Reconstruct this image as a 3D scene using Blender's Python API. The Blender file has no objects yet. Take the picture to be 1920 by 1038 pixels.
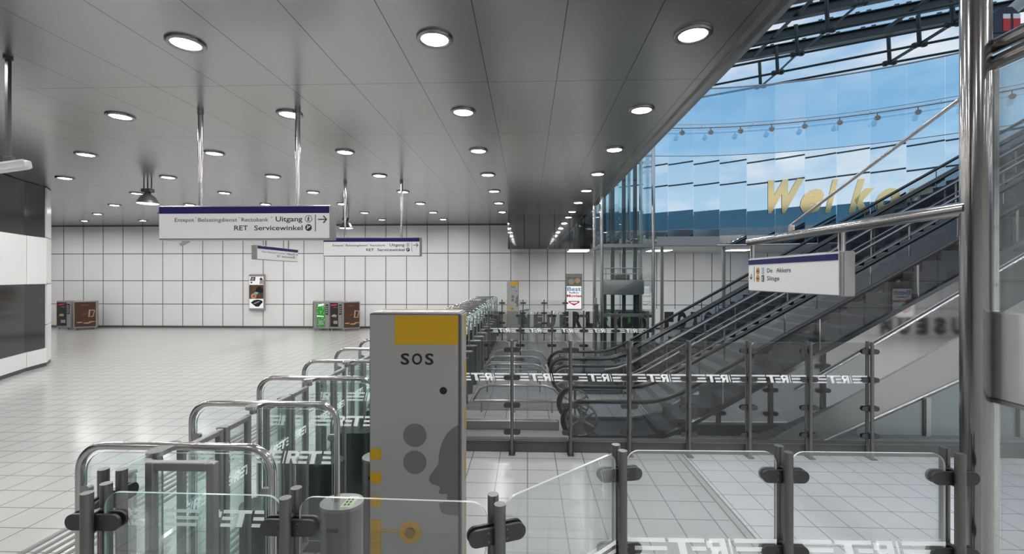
import bpy, math, random
from mathutils import Vector, Matrix
random.seed(7)
PI = math.pi
scene = bpy.context.scene
COL = scene.collection

# ------------------------------------------------------------------ camera
F = 855.0
TH = math.atan(29.0 / F)
EYE = 1.94
cd = bpy.data.cameras.new('camera')
cd.sensor_width = 36.0
cd.lens = F / 1920.0 * 36.0
cd.clip_start = 0.05
cd.clip_end = 300
cam = bpy.data.objects.new('camera', cd)
cam.location = (0, 0, EYE)
cam.rotation_euler = (PI / 2, 0, TH)
COL.objects.link(cam)
scene.camera = cam
CT, ST = math.cos(TH), math.sin(TH)


def ray(px, py):
    u = (px - 960) / F
    v = (519 - py) / F
    return Vector((u * CT - ST, CT + u * ST, v))


def on_y(px, py, Y):
    d = ray(px, py)
    return Vector((0, 0, EYE)) + d * (Y / d.y)


def on_z(px, py, z):
    d = ray(px, py)
    return Vector((0, 0, EYE)) + d * ((z - EYE) / d.z)


def on_x(px, py, x):
    d = ray(px, py)
    return Vector((0, 0, EYE)) + d * (x / d.x)


# ------------------------------------------------------------------ materials
MATS = {}


def new_mat(name):
    m = bpy.data.materials.new(name)
    m.use_nodes = True
    nt = m.node_tree
    for n in list(nt.nodes):
        nt.nodes.remove(n)
    out = nt.nodes.new('ShaderNodeOutputMaterial')
    MATS[name] = m
    return m, nt, out


def N(nt, t, **kw):
    n = nt.nodes.new('ShaderNode' + t)
    for k, v in kw.items():
        setattr(n, k, v)
    return n


def pbr(name, col, rough=0.5, metal=0.0, spec=0.5, bump=0.0, nscale=60.0, vary=0.0, coat=0.0):
    m, nt, out = new_mat(name)
    b = N(nt, 'BsdfPrincipled')
    c = (col, col, col) if isinstance(col, (int, float)) else col
    b.inputs['Base Color'].default_value = (*c, 1)
    b.inputs['Roughness'].default_value = rough
    b.inputs['Metallic'].default_value = metal
    b.inputs['Specular IOR Level'].default_value = spec
    b.inputs['Coat Weight'].default_value = coat
    nt.links.new(b.outputs[0], out.inputs[0])
    if vary > 0 or bump > 0:
        tc = N(nt, 'TexCoord')
        no = N(nt, 'TexNoise')
        no.inputs['Scale'].default_value = nscale
        no.inputs['Detail'].default_value = 3
        nt.links.new(tc.outputs['Object'], no.inputs['Vector'])
        if vary > 0:
            mx = N(nt, 'Mix', data_type='RGBA')
            mx.inputs[6].default_value = (*[x * (1 - vary) for x in c], 1)
            mx.inputs[7].default_value = (*[min(1, x * (1 + vary)) for x in c], 1)
            nt.links.new(no.outputs['Fac'], mx.inputs[0])
            nt.links.new(mx.outputs[2], b.inputs['Base Color'])
        if bump > 0:
            bp = N(nt, 'Bump')
            bp.inputs['Strength'].default_value = bump
            bp.inputs['Distance'].default_value = 0.002
            nt.links.new(no.outputs['Fac'], bp.inputs['Height'])
            nt.links.new(bp.outputs[0], b.inputs['Normal'])
    return m


def glow(name, col, s):
    m, nt, out = new_mat(name)
    e = N(nt, 'Emission')
    e.inputs[0].default_value = (*col, 1)
    e.inputs[1].default_value = s
    nt.links.new(e.outputs[0], out.inputs[0])
    return m


def glass(name, tint=(0.9, 0.95, 0.95), film=0.0, refl=0.05, rough=0.0):
    """thin architectural glass: see-through tint, mirror reflection growing at grazing angles, white film for painted brightness and milky tint"""
    m, nt, out = new_mat(name)
    t = N(nt, 'BsdfTransparent')
    t.inputs[0].default_value = (*tint, 1)
    g = N(nt, 'BsdfGlossy')
    g.inputs['Roughness'].default_value = rough
    g.inputs[0].default_value = (1, 1, 1, 1)
    lw = N(nt, 'LayerWeight')
    lw.inputs[0].default_value = 0.28
    mp = N(nt, 'Math', operation='MULTIPLY_ADD')
    mp.inputs[1].default_value = 0.36
    mp.inputs[2].default_value = refl
    nt.links.new(lw.outputs['Fresnel'], mp.inputs[0])
    mx = N(nt, 'MixShader')
    nt.links.new(mp.outputs[0], mx.inputs[0])
    nt.links.new(t.outputs[0], mx.inputs[1])
    nt.links.new(g.outputs[0], mx.inputs[2])
    last = mx
    if film > 0:
        d = N(nt, 'BsdfDiffuse')
        d.inputs[0].default_value = (0.93, 0.95, 0.95, 1)
        tl = N(nt, 'BsdfTranslucent')
        tl.inputs[0].default_value = (0.93, 0.95, 0.95, 1)
        ms = N(nt, 'MixShader')
        ms.inputs[0].default_value = 0.5
        nt.links.new(d.outputs[0], ms.inputs[1])
        nt.links.new(tl.outputs[0], ms.inputs[2])
        m2 = N(nt, 'MixShader')
        m2.inputs[0].default_value = film
        nt.links.new(mx.outputs[0], m2.inputs[1])
        nt.links.new(ms.outputs[0], m2.inputs[2])
        last = m2
    nt.links.new(last.outputs[0], out.inputs[0])
    return m


def line_mask(nt, src, pitch, phase, half):
    """1 inside a seam that repeats every `pitch` along the value src"""
    a = N(nt, 'Math', operation='SUBTRACT')
    nt.links.new(src, a.inputs[0])
    a.inputs[1].default_value = phase - pitch / 2
    w = N(nt, 'Math', operation='FLOORED_MODULO')
    nt.links.new(a.outputs[0], w.inputs[0])
    w.inputs[1].default_value = pitch
    c = N(nt, 'Math', operation='COMPARE')
    nt.links.new(w.outputs[0], c.inputs[0])
    c.inputs[1].default_value = pitch / 2
    c.inputs[2].default_value = half
    return c.outputs[0]


def mmax(nt, *srcs):
    o = srcs[0]
    for s in srcs[1:]:
        m = N(nt, 'Math', operation='MAXIMUM')
        nt.links.new(o, m.inputs[0])
        nt.links.new(s, m.inputs[1])
        o = m.outputs[0]
    return o


def tiled(name, col, seam, px, phx, py, phy, half, rough, metal=0.0, spec=0.5, axes=('X', 'Y'), rows=None,
          vary=0.04, nscale=3.0, speck=0.0, roughmap=0.0):
    m, nt, out = new_mat(name)
    b = N(nt, 'BsdfPrincipled')
    tc = N(nt, 'TexCoord')
    sp = N(nt, 'SeparateXYZ')
    nt.links.new(tc.outputs['Object'], sp.inputs[0])
    ms = [line_mask(nt, sp.outputs[axes[0]], px, phx, half)]
    if rows is None:
        ms.append(line_mask(nt, sp.outputs[axes[1]], py, phy, half))
    else:
        for r in rows:
            c = N(nt, 'Math', operation='COMPARE')
            nt.links.new(sp.outputs[axes[1]], c.inputs[0])
            c.inputs[1].default_value = r
            c.inputs[2].default_value = half
            ms.append(c.outputs[0])
    mask = mmax(nt, *ms)
    no = N(nt, 'TexNoise')
    no.inputs['Scale'].default_value = nscale
    no.inputs['Detail'].default_value = 4
    nt.links.new(tc.outputs['Object'], no.inputs['Vector'])
    mx = N(nt, 'Mix', data_type='RGBA')
    mx.inputs[6].default_value = (*[c * (1 - vary) for c in col], 1)
    mx.inputs[7].default_value = (*[min(1, c * (1 + vary)) for c in col], 1)
    nt.links.new(no.outputs['Fac'], mx.inputs[0])
    src = mx.outputs[2]
    if speck > 0:
        n2 = N(nt, 'TexNoise')
        n2.inputs['Scale'].default_value = 130
        n2.inputs['Detail'].default_value = 2
        nt.links.new(tc.outputs['Object'], n2.inputs['Vector'])
        rp = N(nt, 'MapRange')
        rp.inputs[1].default_value = 0.35
        rp.inputs[2].default_value = 0.65
        rp.inputs[3].default_value = 1 - speck
        rp.inputs[4].default_value = 1 + speck
        nt.links.new(n2.outputs['Fac'], rp.inputs[0])
        vm = N(nt, 'VectorMath', operation='SCALE')
        nt.links.new(src, vm.inputs[0])
        nt.links.new(rp.outputs[0], vm.inputs['Scale'])
        src = vm.outputs[0]
    m2 = N(nt, 'Mix', data_type='RGBA')
    nt.links.new(mask, m2.inputs[0])
    nt.links.new(src, m2.inputs[6])
    m2.inputs[7].default_value = (*seam, 1)
    nt.links.new(m2.outputs[2], b.inputs['Base Color'])
    b.inputs['Roughness'].default_value = rough
    b.inputs['Metallic'].default_value = metal
    b.inputs['Specular IOR Level'].default_value = spec
    nt.links.new(b.outputs[0], out.inputs[0])
    return m


ROWS = (2.83, 1.80, 0.905)
pbr('white_paint', 0.80, 0.35)
pbr('white_panel', 0.83, 0.25)
tiled('wall_panels', (0.89, 0.89, 0.89), (0.10, 0.10, 0.10), 0.787, -2.196, 1, 0, 0.013, 0.28, axes=('X', 'Z'), rows=ROWS, vary=0.03, nscale=1.2)
tiled('wall_panels_narrow', (0.85, 0.85, 0.85), (0.10, 0.10, 0.10), 0.672, 0.075, 1, 0, 0.013, 0.28, axes=('X', 'Z'), rows=ROWS, vary=0.03, nscale=1.2)
tiled('wall_panels_side', (0.89, 0.89, 0.89), (0.10, 0.10, 0.10), 0.787, 0, 1, 0, 0.013, 0.28, axes=('Y', 'Z'), rows=ROWS, vary=0.03, nscale=1.2)
tiled('ceiling_panels', (0.43, 0.424, 0.42), (0.10, 0.10, 0.10), 0.69, 0.29, 1.66, 4.6, 0.0035, 0.24, metal=0.94, vary=0.03, nscale=2)
tiled('soffit_panels', (0.26, 0.257, 0.255), (0.04, 0.04, 0.04), 0.475, -0.10, 9, 4.6, 0.008, 0.05, metal=0.97, axes=('X', 'Y'), vary=0.03, nscale=2)
tiled('floor_tiles', (0.52, 0.517, 0.511), (0.22, 0.22, 0.22), 0.298, 0.0, 0.298, 0.12, 0.0052, 0.19, spec=0.5, vary=0.05, nscale=5)
tiled('granite_tiles', (0.70, 0.70, 0.70), (0.22, 0.22, 0.22), 0.255, 1.735, 0.255, 0.05, 0.004, 0.30, vary=0.04, nscale=6, speck=0.14)
pbr('dark_seam', 0.10, 0.5)
pbr('steel', (0.58, 0.57, 0.565), 0.19, 1.0)
pbr('steel_bright', (0.72, 0.715, 0.71), 0.06, 1.0)
pbr('steel_mid', (0.42, 0.415, 0.41), 0.28, 1.0)
pbr('post_steel', (0.20, 0.197, 0.193), 0.38, 0.85, vary=0.18, nscale=220)
pbr('clamp_steel', (0.085, 0.085, 0.083), 0.38, 0.6)
pbr('frame_grey', (0.33, 0.325, 0.32), 0.42, 0.5, vary=0.08, nscale=200)
pbr('pod_dark', (0.09, 0.092, 0.092), 0.30, 0.4)
pbr('pod_mid', (0.20, 0.20, 0.20), 0.28, 0.6)
pbr('band_steel', (0.72, 0.72, 0.72), 0.16, 0.35)
pbr('rail_grey', (0.22, 0.22, 0.22), 0.35, 0.8)
pbr('steel_dark', (0.36, 0.352, 0.348), 0.17, 1.0)
pbr('pod_top', (0.30, 0.295, 0.29), 0.32, 0.5)
pbr('black', 0.006, 0.35)
pbr('rubber', 0.012, 0.30)
pbr('black_gloss', 0.010, 0.06)
pbr('recess_black', 0.022, 0.12)
pbr('kerb_grey', (0.105, 0.103, 0.10), 0.55, vary=0.12, nscale=160)
pbr('plate_grey', (0.34, 0.34, 0.34), 0.5)
pbr('navy', (0.009, 0.008, 0.095), 0.5, spec=.25)
pbr('sign_face', (0.80, 0.80, 0.80), 0.30)
pbr('sign_box', (0.30, 0.295, 0.29), 0.35, 0.5)
pbr('ink', 0.02, 0.5)
pbr('sos_grey', (0.37, 0.368, 0.365), 0.45, vary=0.03, nscale=300)
pbr('sos_edge', (0.10, 0.099, 0.097), 0.4, 0.4)
pbr('sos_yellow', (0.62, 0.36, 0.004), 0.45)
pbr('sos_mark', (0.17, 0.168, 0.166), 0.5)
pbr('brass', (0.30, 0.19, 0.04), 0.3, 0.7)
def frosted():
    m, nt, out = new_mat('letter_white')
    d = N(nt, 'BsdfDiffuse')
    d.inputs[0].default_value = (.95, .96, .96, 1)
    t = N(nt, 'BsdfTranslucent')
    t.inputs[0].default_value = (.95, .96, .96, 1)
    a = N(nt, 'AddShader')
    nt.links.new(d.outputs[0], a.inputs[0])
    nt.links.new(t.outputs[0], a.inputs[1])
    tr = N(nt, 'BsdfTransparent')
    mx = N(nt, 'MixShader')
    mx.inputs[0].default_value = .88
    nt.links.new(tr.outputs[0], mx.inputs[1])
    nt.links.new(a.outputs[0], mx.inputs[2])
    nt.links.new(mx.outputs[0], out.inputs[0])


frosted()
pbr('clad_matte', (0.44, 0.435, 0.43), 0.38, 0.35, vary=0.05, nscale=260)
pbr('clad_mirror', (0.52, 0.52, 0.52), 0.05, 1.0)
pbr('deck_dark', (0.035, 0.038, 0.042), 0.16, 0.6)
pbr('underside', (0.028, 0.028, 0.029), 0.22, 0.5)
pbr('step_granite', (0.24, 0.237, 0.232), 0.6, vary=0.35, nscale=140)
pbr('step_metal', (0.10, 0.10, 0.10), 0.4, 0.8)
pbr('truss', (0.045, 0.06, 0.06), 0.45, 0.4, vary=0.15, nscale=30)
pbr('gold', (0.90, 0.68, 0.34), 0.10, 1.0)
pbr('green', (0.03, 0.33, 0.05), 0.5)
pbr('letter_black', 0.02, 0.5)
pbr('band_white', 0.88, 0.4)
pbr('red', (0.55, 0.02, 0.02), 0.4)
pbr('blue_text', (0.08, 0.30, 0.75), 0.5)
pbr('red_text', (0.70, 0.02, 0.04), 0.5)
pbr('machine_grey', (0.36, 0.355, 0.35), 0.4, 0.4)
pbr('machine_dark', (0.025, 0.025, 0.027), 0.25)
pbr('cocoa', (0.075, 0.035, 0.022), 0.35, vary=0.5, nscale=14)
pbr('rust', (0.26, 0.045, 0.02), 0.5)
pbr('tan', (0.55, 0.33, 0.18), 0.5, vary=0.4, nscale=25)
pbr('brown_photo', (0.12, 0.065, 0.03), 0.4, vary=0.6, nscale=12)
pbr('teal_photo', (0.20, 0.55, 0.68), 0.4)
pbr('olive_photo', (0.16, 0.19, 0.14), 0.5, vary=0.6, nscale=16)
pbr('skin_photo', (0.52, 0.32, 0.22), 0.5)
pbr('label_green', (0.52, 0.66, 0.38), 0.4)
pbr('orange_badge', (0.75, 0.36, 0.02), 0.4)
pbr('sky_badge', (0.25, 0.50, 0.85), 0.4)
pbr('groove', (0.17, 0.17, 0.17), 0.6)
pbr('tactile', (0.42, 0.42, 0.41), 0.5)
pbr('concrete', (0.50, 0.50, 0.48), 0.7, vary=0.06, nscale=4)
pbr('navy_cab', (0.012, 0.016, 0.04), 0.3)
pbr('blue_glazing', (0.10, 0.27, 0.36), 0.1)
pbr('lamp_shade', (0.10, 0.10, 0.10), 0.4, 0.6)
pbr('rim_chrome', (0.30, 0.30, 0.30), 0.22, 1.0)
pbr('lift_grey', (0.22, 0.225, 0.225), 0.4, 0.4)
pbr('teal_edge', (0.45, 0.66, 0.62), 0.2)
pbr('pale_edge', (0.80, 0.84, 0.83), 0.2)
glow('lamp', (1.0, 0.99, 0.97), 160.0)
glow('panel_lamp', (1.0, 0.99, 0.97), 14.0)
glow('pendant_lamp', (1.0, 0.98, 0.95), 10.0)
glow('screen_white', (1.0, 1.0, 1.0), 0.85)
glow('sign_glow', (1.0, 1.0, 1.0), 0.62)
glass('glass_front', (0.93, 0.95, 0.95), film=0.13, refl=0.02)  # film whitens the panes in place of a bright reflection
glass('glass_front_light', (0.96, 0.97, 0.97), film=0.045, refl=0.01)  # thinner film, painting in the same reflection
glass('glass_front_clear', (0.95, 0.975, 0.975), refl=0.006)
glass('glass_tinted', (0.77, 0.78, 0.78), refl=0.02)
glass('glass_far', (0.95, 0.96, 0.96), film=0.10, refl=0.02)
glass('glass_gate', (0.95, 0.985, 0.98), refl=0.008)
glass('glass_bal', (0.86, 0.88, 0.90), refl=0.04)
glass('glass_lift', (0.95, 0.975, 0.975), refl=0.02)
glass('glass_facade', (0.70, 0.86, 0.95), refl=0.16)
glass('glass_infill', (0.74, 0.83, 0.81), film=0.30, refl=0.04)  # film paints brightness over the shaded floor behind
glass('glass_screen', (0.93, 0.95, 0.95), film=0.06, refl=0.04)
pbr('mirror_facade', (0.80, 0.88, 0.93), 0.012, 1.0)


def green_art():
    m, nt, out = new_mat('green_art')
    b = N(nt, 'BsdfPrincipled')
    tc = N(nt, 'TexCoord')
    v = N(nt, 'TexVoronoi')
    v.inputs['Scale'].default_value = 16
    nt.links.new(tc.outputs['Object'], v.inputs['Vector'])
    r = N(nt, 'ValToRGB')
    r.color_ramp.elements[0].position = 0.12
    r.color_ramp.elements[0].color = (0.75, 0.95, 0.70, 1)
    r.color_ramp.elements[1].position = 0.35
    r.color_ramp.elements[1].color = (0.02, 0.32, 0.03, 1)
    nt.links.new(v.outputs['Distance'], r.inputs[0])
    nt.links.new(r.outputs[0], b.inputs['Base Color'])
    b.inputs['Roughness'].default_value = 0.3
    nt.links.new(b.outputs[0], out.inputs[0])


green_art()


# ------------------------------------------------------------------ mesh builder
class MB:
    def __init__(s):
        s.v, s.f, s.mi, s.sm, s.mats = [], [], [], [], []

    def m(s, name):
        if name not in s.mats:
            s.mats.append(name)
        return s.mats.index(name)

    def add(s, vs, fs, mat, smooth=False):
        o = len(s.v)
        s.v += [Vector(p) for p in vs]
        k = s.m(mat)
        for f in fs:
            s.f.append([i + o for i in f])
            s.mi.append(k)
            s.sm.append(smooth)

    def box(s, lo, hi, mat, rot=None, about=None):
        x0, y0, z0 = lo
        x1, y1, z1 = hi
        vs = [Vector(p) for p in ((x0, y0, z0), (x1, y0, z0), (x1, y1, z0), (x0, y1, z0), (x0, y0, z1), (x1, y0, z1), (x1, y1, z1), (x0, y1, z1))]
        if rot is not None:
            a = Vector(about)
            vs = [rot @ (p - a) + a for p in vs]
        s.add(vs, [(0, 3, 2, 1), (4, 5, 6, 7), (0, 1, 5, 4), (1, 2, 6, 5), (2, 3, 7, 6), (3, 0, 4, 7)], mat)

    def bbox(s, lo, hi, mat, b=0.004):
        """box with chamfered vertical and horizontal edges"""
        x0, y0, z0 = lo
        x1, y1, z1 = hi
        vs = []
        for z, k in ((z0, b), (z0 + b, 0), (z1 - b, 0), (z1, b)):
            xa, xb, ya, yb = x0 + k, x1 - k, y0 + k, y1 - k
            vs += [(xa + b, ya, z), (xb - b, ya, z), (xb, ya + b, z), (xb, yb - b, z), (xb - b, yb, z), (xa + b, yb, z), (xa, yb - b, z), (xa, ya + b, z)]
        fs = []
        for r in range(3):
            for i in range(8):
                j = (i + 1) % 8
                fs.append((r * 8 + i, r * 8 + j, r * 8 + 8 + j, r * 8 + 8 + i))
        fs.append(tuple(range(7, -1, -1)))
        fs.append(tuple(range(24, 32)))
        s.add(vs, fs, mat)

    def tube(s, pts, r, mat, seg=12, cap=True, closed=False, sq=1.0):
        pts = [Vector(p) for p in pts]
        n = len(pts)
        if n < 2:
            return
        tg = []
        for i in range(n):
            if closed:
                t = pts[(i + 1) % n] - pts[i - 1]
            else:
                t = pts[min(i + 1, n - 1)] - pts[max(i - 1, 0)]
            tg.append(t.normalized())
        ref = Vector((0, 1, 0)) if abs(tg[0].y) < 0.9 else Vector((1, 0, 0))
        a = tg[0].cross(ref).normalized()
        vs = []
        for i in range(n):
            a = (a - tg[i] * a.dot(tg[i]))
            if a.length < 1e-6:
                a = tg[i].cross(Vector((0.3, 0.5, 0.8)))
            a.normalize()
            b = tg[i].cross(a)
            for k in range(seg):
                an = 2 * PI * k / seg
                vs.append(pts[i] + a * (r * math.cos(an)) + b * (r * sq * math.sin(an)))
        fs = []
        for i in range(n if closed else n - 1):
            j = (i + 1) % n
            for k in range(seg):
                l = (k + 1) % seg
                fs.append((i * seg + k, i * seg + l, j * seg + l, j * seg + k))
        s.add(vs, fs, mat, True)
        if cap and not closed:
            o = len(s.v)
            s.add(vs[:seg] + vs[-seg:], [tuple(range(seg - 1, -1, -1)), tuple(range(seg, 2 * seg))], mat)

    def cyl(s, p0, p1, r, mat, seg=16):
        s.tube([p0, p1], r, mat, seg)

    def lathe(s, c, prof, mat, seg=24, smooth=True):
        """profile of (radius, z) turned about a vertical axis at c"""
        c = Vector(c)
        vs = []
        for r, z in prof:
            for k in range(seg):
                a = 2 * PI * k / seg
                vs.append(c + Vector((r * math.cos(a), r * math.sin(a), z)))
        fs = []
        for i in range(len(prof) - 1):
            for k in range(seg):
                l = (k + 1) % seg
                fs.append((i * seg + k, i * seg + l, (i + 1) * seg + l, (i + 1) * seg + k))
        s.add(vs, fs, mat, smooth)

    def prism(s, poly, o, ax, ay, t, mat, edge=None, smooth=False):
        """polygon (list of 2D) in plane o + x*ax + y*ay, thickness t along ax x ay (centred)"""
        o, ax, ay = Vector(o), Vector(ax), Vector(ay)
        nz = ax.cross(ay).normalized()
        n = len(poly)
        a = [o + ax * p[0] + ay * p[1] + nz * (t / 2) for p in poly]
        b = [o + ax * p[0] + ay * p[1] - nz * (t / 2) for p in poly]
        s.add(a + b, [tuple(range(n)), tuple(range(2 * n - 1, n - 1, -1))], mat)
        s.add(a + b, [(i, n + i, n + (i + 1) % n, (i + 1) % n) for i in range(n)], edge or mat, smooth)

    def flat(s, poly, o, ax, ay, mat):
        o, ax, ay = Vector(o), Vector(ax), Vector(ay)
        s.add([o + ax * p[0] + ay * p[1] for p in poly], [tuple(range(len(poly)))], mat)

    def build(s, name, parent=None, loc=None, rotz=0.0):
        me = bpy.data.meshes.new(name)
        me.from_pydata([tuple(p) for p in s.v], [], s.f)
        for k in s.mats:
            me.materials.append(MATS[k])
        me.polygons.foreach_set('material_index', s.mi)
        me.polygons.foreach_set('use_smooth', s.sm)
        me.update()
        o = bpy.data.objects.new(name, me)
        COL.objects.link(o)
        if parent:
            o.parent = parent
        if loc is not None:
            o.location = loc
        o.rotation_euler.z = rotz
        return o


def tag(o, label, cat=None, group=None, kind=None):
    if label:
        o['label'] = label
    if cat:
        o['category'] = cat
    if group:
        o['group'] = group
    if kind:
        o['kind'] = kind
    return o


def thing(name, loc, label, cat, group=None, rotz=0.0):
    o = bpy.data.objects.new(name, None)
    o.empty_display_size = 0.1
    COL.objects.link(o)
    o.location = loc
    o.rotation_euler.z = rotz
    return tag(o, label, cat, group)


def dup(root, loc=None, rotz=None, label=None, group=None, skip=()):
    r = root.copy()
    COL.objects.link(r)
    if loc is not None:
        r.location = loc
    if rotz is not None:
        r.rotation_euler.z = rotz
    if label:
        r['label'] = label
    if group:
        r['group'] = group
    stack = [(root, r)]
    while stack:
        a, b = stack.pop()
        for ch in KIDS.get(a.name, []):
            if ch.name.split('.')[0] in skip:
                continue
            c = ch.copy()
            COL.objects.link(c)
            c.parent = b
            stack.append((ch, c))
    return r


KIDS = {}


def index_kids(root):
    for o in list(COL.objects):
        if o.parent:
            KIDS.setdefault(o.parent.name, [])
            if o not in KIDS[o.parent.name]:
                KIDS[o.parent.name].append(o)


ORD = ['first', 'second', 'third', 'fourth', 'fifth', 'sixth', 'seventh', 'eighth', 'ninth', 'tenth', 'eleventh', 'twelfth',
       'thirteenth', 'fourteenth', 'fifteenth', 'sixteenth', 'seventeenth', 'eighteenth', 'nineteenth', 'twentieth',
       'twenty-first', 'twenty-second', 'twenty-third', 'twenty-fourth', 'twenty-fifth', 'twenty-sixth', 'twenty-seventh', 'twenty-eighth']


# ---- text as mesh geometry
TXT = {}


def text_geo(t, bold=0.0, shear=0.0):
    key = (t, bold, shear)
    if key not in TXT:
        cu = bpy.data.curves.new('text_tmp', 'FONT')
        cu.body = t
        cu.offset = bold
        cu.shear = shear
        cu.resolution_u = 3
        ob = bpy.data.objects.new('text_tmp', cu)
        COL.objects.link(ob)
        dg = bpy.context.evaluated_depsgraph_get()
        me = bpy.data.meshes.new_from_object(ob.evaluated_get(dg))
        vs = [v.co.copy() for v in me.vertices]
        fs = [tuple(p.vertices) for p in me.polygons]
        bpy.data.objects.remove(ob)
        bpy.data.meshes.remove(me)
        x0 = min(v.x for v in vs)
        x1 = max(v.x for v in vs)
        TXT[key] = (vs, fs, x0, x1)
    return TXT[key]


CAP = 0.729  # cap height of the built-in face at size 1


def put_text(mb, t, o, ax, ay, width, cap, mat, bold=0.0, shear=0.0):
    """text starting at o, running along ax, cap height `cap`, squeezed to `width`"""
    vs, fs, x0, x1 = text_geo(t, bold, shear)
    o, ax, ay = Vector(o), Vector(ax), Vector(ay)
    sx = width / (x1 - x0)
    sy = cap / CAP
    mb.add([o + ax * ((v.x - x0) * sx) + ay * (v.y * sy) for v in vs], fs, mat)


def circ(cx, cy, r, n=28):
    return [(cx + r * math.cos(2 * PI * k / n), cy + r * math.sin(2 * PI * k / n)) for k in range(n)]


def rrect(x0, y0, x1, y1, r, n=6, corners=(1, 1, 1, 1)):
    out = []
    for (cx, cy, a0, on, px, py) in ((x1 - r, y1 - r, 0, corners[0], x1, y1), (x0 + r, y1 - r, 90, corners[1], x0, y1),
                                     (x0 + r, y0 + r, 180, corners[2], x0, y0), (x1 - r, y0 + r, 270, corners[3], x1, y0)):
        if on:
            for k in range(n + 1):
                a = math.radians(a0 + 90 * k / n)
                out.append((cx + r * math.cos(a), cy + r * math.sin(a)))
        else:
            out.append((px, py))
    return out


def logo_polys(x0, x1, h, xl):
    """the striped wordmark R E T between two sets of three bars; lower-left of the slash at xl, height h"""
    P = []
    sh = 0.24

    def q(a, b, y0, y1):
        P.append([(xl + (a + sh * y0) * h, y0 * h), (xl + (b + sh * y0) * h, y0 * h), (xl + (b + sh * y1) * h, y1 * h), (xl + (a + sh * y1) * h, y1 * h)])
    st = ((0, .2), (.4, .6), (.8, 1.0))
    for (a, b) in st:
        P.append([(x0, a * h), (xl + (-.18 + sh * a) * h, a * h), (xl + (-.18 + sh * b) * h, b * h), (x0, b * h)])
    q(0, .10, 0, 1)
    # R: stem, bowl, leg
    q(.26, .56, 0, 1)
    q(.56, 1.02, .8, 1)
    q(.92, 1.18, .55, .9)
    q(.56, 1.05, .40, .60)
    P.append([(xl + (.66 + sh * .42) * h, .42 * h), (xl + .86 * h, 0), (xl + 1.20 * h, 0), (xl + (.98 + sh * .42) * h, .42 * h)][::-1])
    for (a, b) in st:
        q(1.26, 1.95, a, b)
    q(1.95, 3.0, .8, 1)
    q(2.22, 2.58, 0, .82)
    for (a, b) in st:
        P.append([(xl + (3.15 + sh * a) * h, a * h), (x1, a * h), (x1, b * h), (xl + (3.15 + sh * b) * h, b * h)])
    return P


# ================================================================== THE SETTING
CZ = 3.91          # hall ceiling
EX = 1.78          # atrium edge of the hall ceiling
WY = 17.05         # far wall
SZ = 2.82          # lower soffit
SY = 14.4          # its front
RY = -4.6          # wall behind
LX, RX = -20.0, 19.0

b = MB()
b.box((LX, RY, -0.2), (1.62, WY, 0), 'floor_tiles')
tag(b.build('floor'), 'pale grey tiled hall floor with dark joints', kind='structure')
b = MB()
b.box((1.70, RY, -0.2), (RX, WY, 0), 'granite_tiles')
tag(b.build('floor_right'), 'speckled granite tile floor under the atrium', kind='structure')
b = MB()
b.box((1.62, RY, -0.2), (1.635, WY, -0.002), 'groove')
b.box((1.635, RY, -0.2), (1.685, WY, 0.0), 'tactile')
b.box((1.685, RY, -0.2), (1.70, WY, -0.002), 'groove')
tag(b.build('trim_1'), 'thin threshold strip between the two floor tiles', kind='structure')

b = MB()
b.box((LX, RY, CZ), (EX, SY, CZ + 0.35), 'ceiling_panels')
b.box((LX, SY, CZ), (-0.62, WY, CZ + 0.35), 'ceiling_panels')
tag(b.build('ceiling'), 'glossy grey metal panel ceiling of the hall', kind='structure')
b = MB()
b.box((EX + 0.12, RY, CZ), (RX, 2.75, CZ + 0.35), 'ceiling_panels')  # unseen slab added to keep sky light off the near right floor
tag(b.build('ceiling_sky_block'), 'unseen metal ceiling added beyond the atrium edge to cut sky light', kind='structure')
b = MB()
b.box((EX, RY, CZ - 0.03), (EX + 0.06, SY, CZ + 0.45), 'steel_mid')
b.box((EX + 0.06, RY, CZ - 0.02), (EX + 0.12, SY, CZ + 0.45), 'frame_grey')
tag(b.build('trim_2'), 'steel fascia along the atrium edge of the ceiling', kind='structure')

# lower soffit
b = MB()
b.box((-0.62, SY, SZ), (2.2, WY, CZ + 0.35), 'soffit_panels')
b.box((2.2, 12.85, SZ), (RX, WY, SZ + 0.25), 'clad_matte')
tag(b.build('ceiling_soffit'), 'lower dark glossy soffit box at the far end', kind='structure')

b = MB()
b.box((LX, WY, 0), (-0.56, WY + 0.2, CZ + 0.3), 'wall_panels')
tag(b.build('wall_far'), 'far wall of white panels with dark joints', kind='structure')
b = MB()
b.box((-0.56, WY, 0), (RX, WY + 0.2, CZ + 0.3), 'wall_panels_narrow')
tag(b.build('wall_far_right'), 'far wall of narrower white panels under the soffit', kind='structure')
b = MB()
b.box((LX, WY - 0.03, 0), (RX, WY - 0.001, 0.075), 'dark_seam')
tag(b.build('baseboard_far'), 'dark skirting along the far wall', kind='structure')
b = MB()
b.box((LX, WY - 0.05, CZ - 0.035), (-0.62, WY - 0.001, CZ - 0.001), 'dark_seam')
tag(b.build('trim_3'), 'dark strip at the top of the far wall', kind='structure')
b = MB()
b.box((LX - 0.2, RY, 0), (LX, WY, CZ + 0.3), 'wall_panels_side')
tag(b.build('wall_left'), 'white panel side wall', kind='structure')
b = MB()
b.box((LX, RY - 0.2, 0), (RX, RY, CZ + 0.3), 'wall_panels')
tag(b.build('wall_rear'), 'white panel wall opposite the far wall', kind='structure')
b = MB()
b.box((RX, RY, 0), (RX + 0.2, WY, CZ + 0.3), 'wall_panels_side')
tag(b.build('wall_right'), 'white panel wall beyond the escalators', kind='structure')

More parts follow.
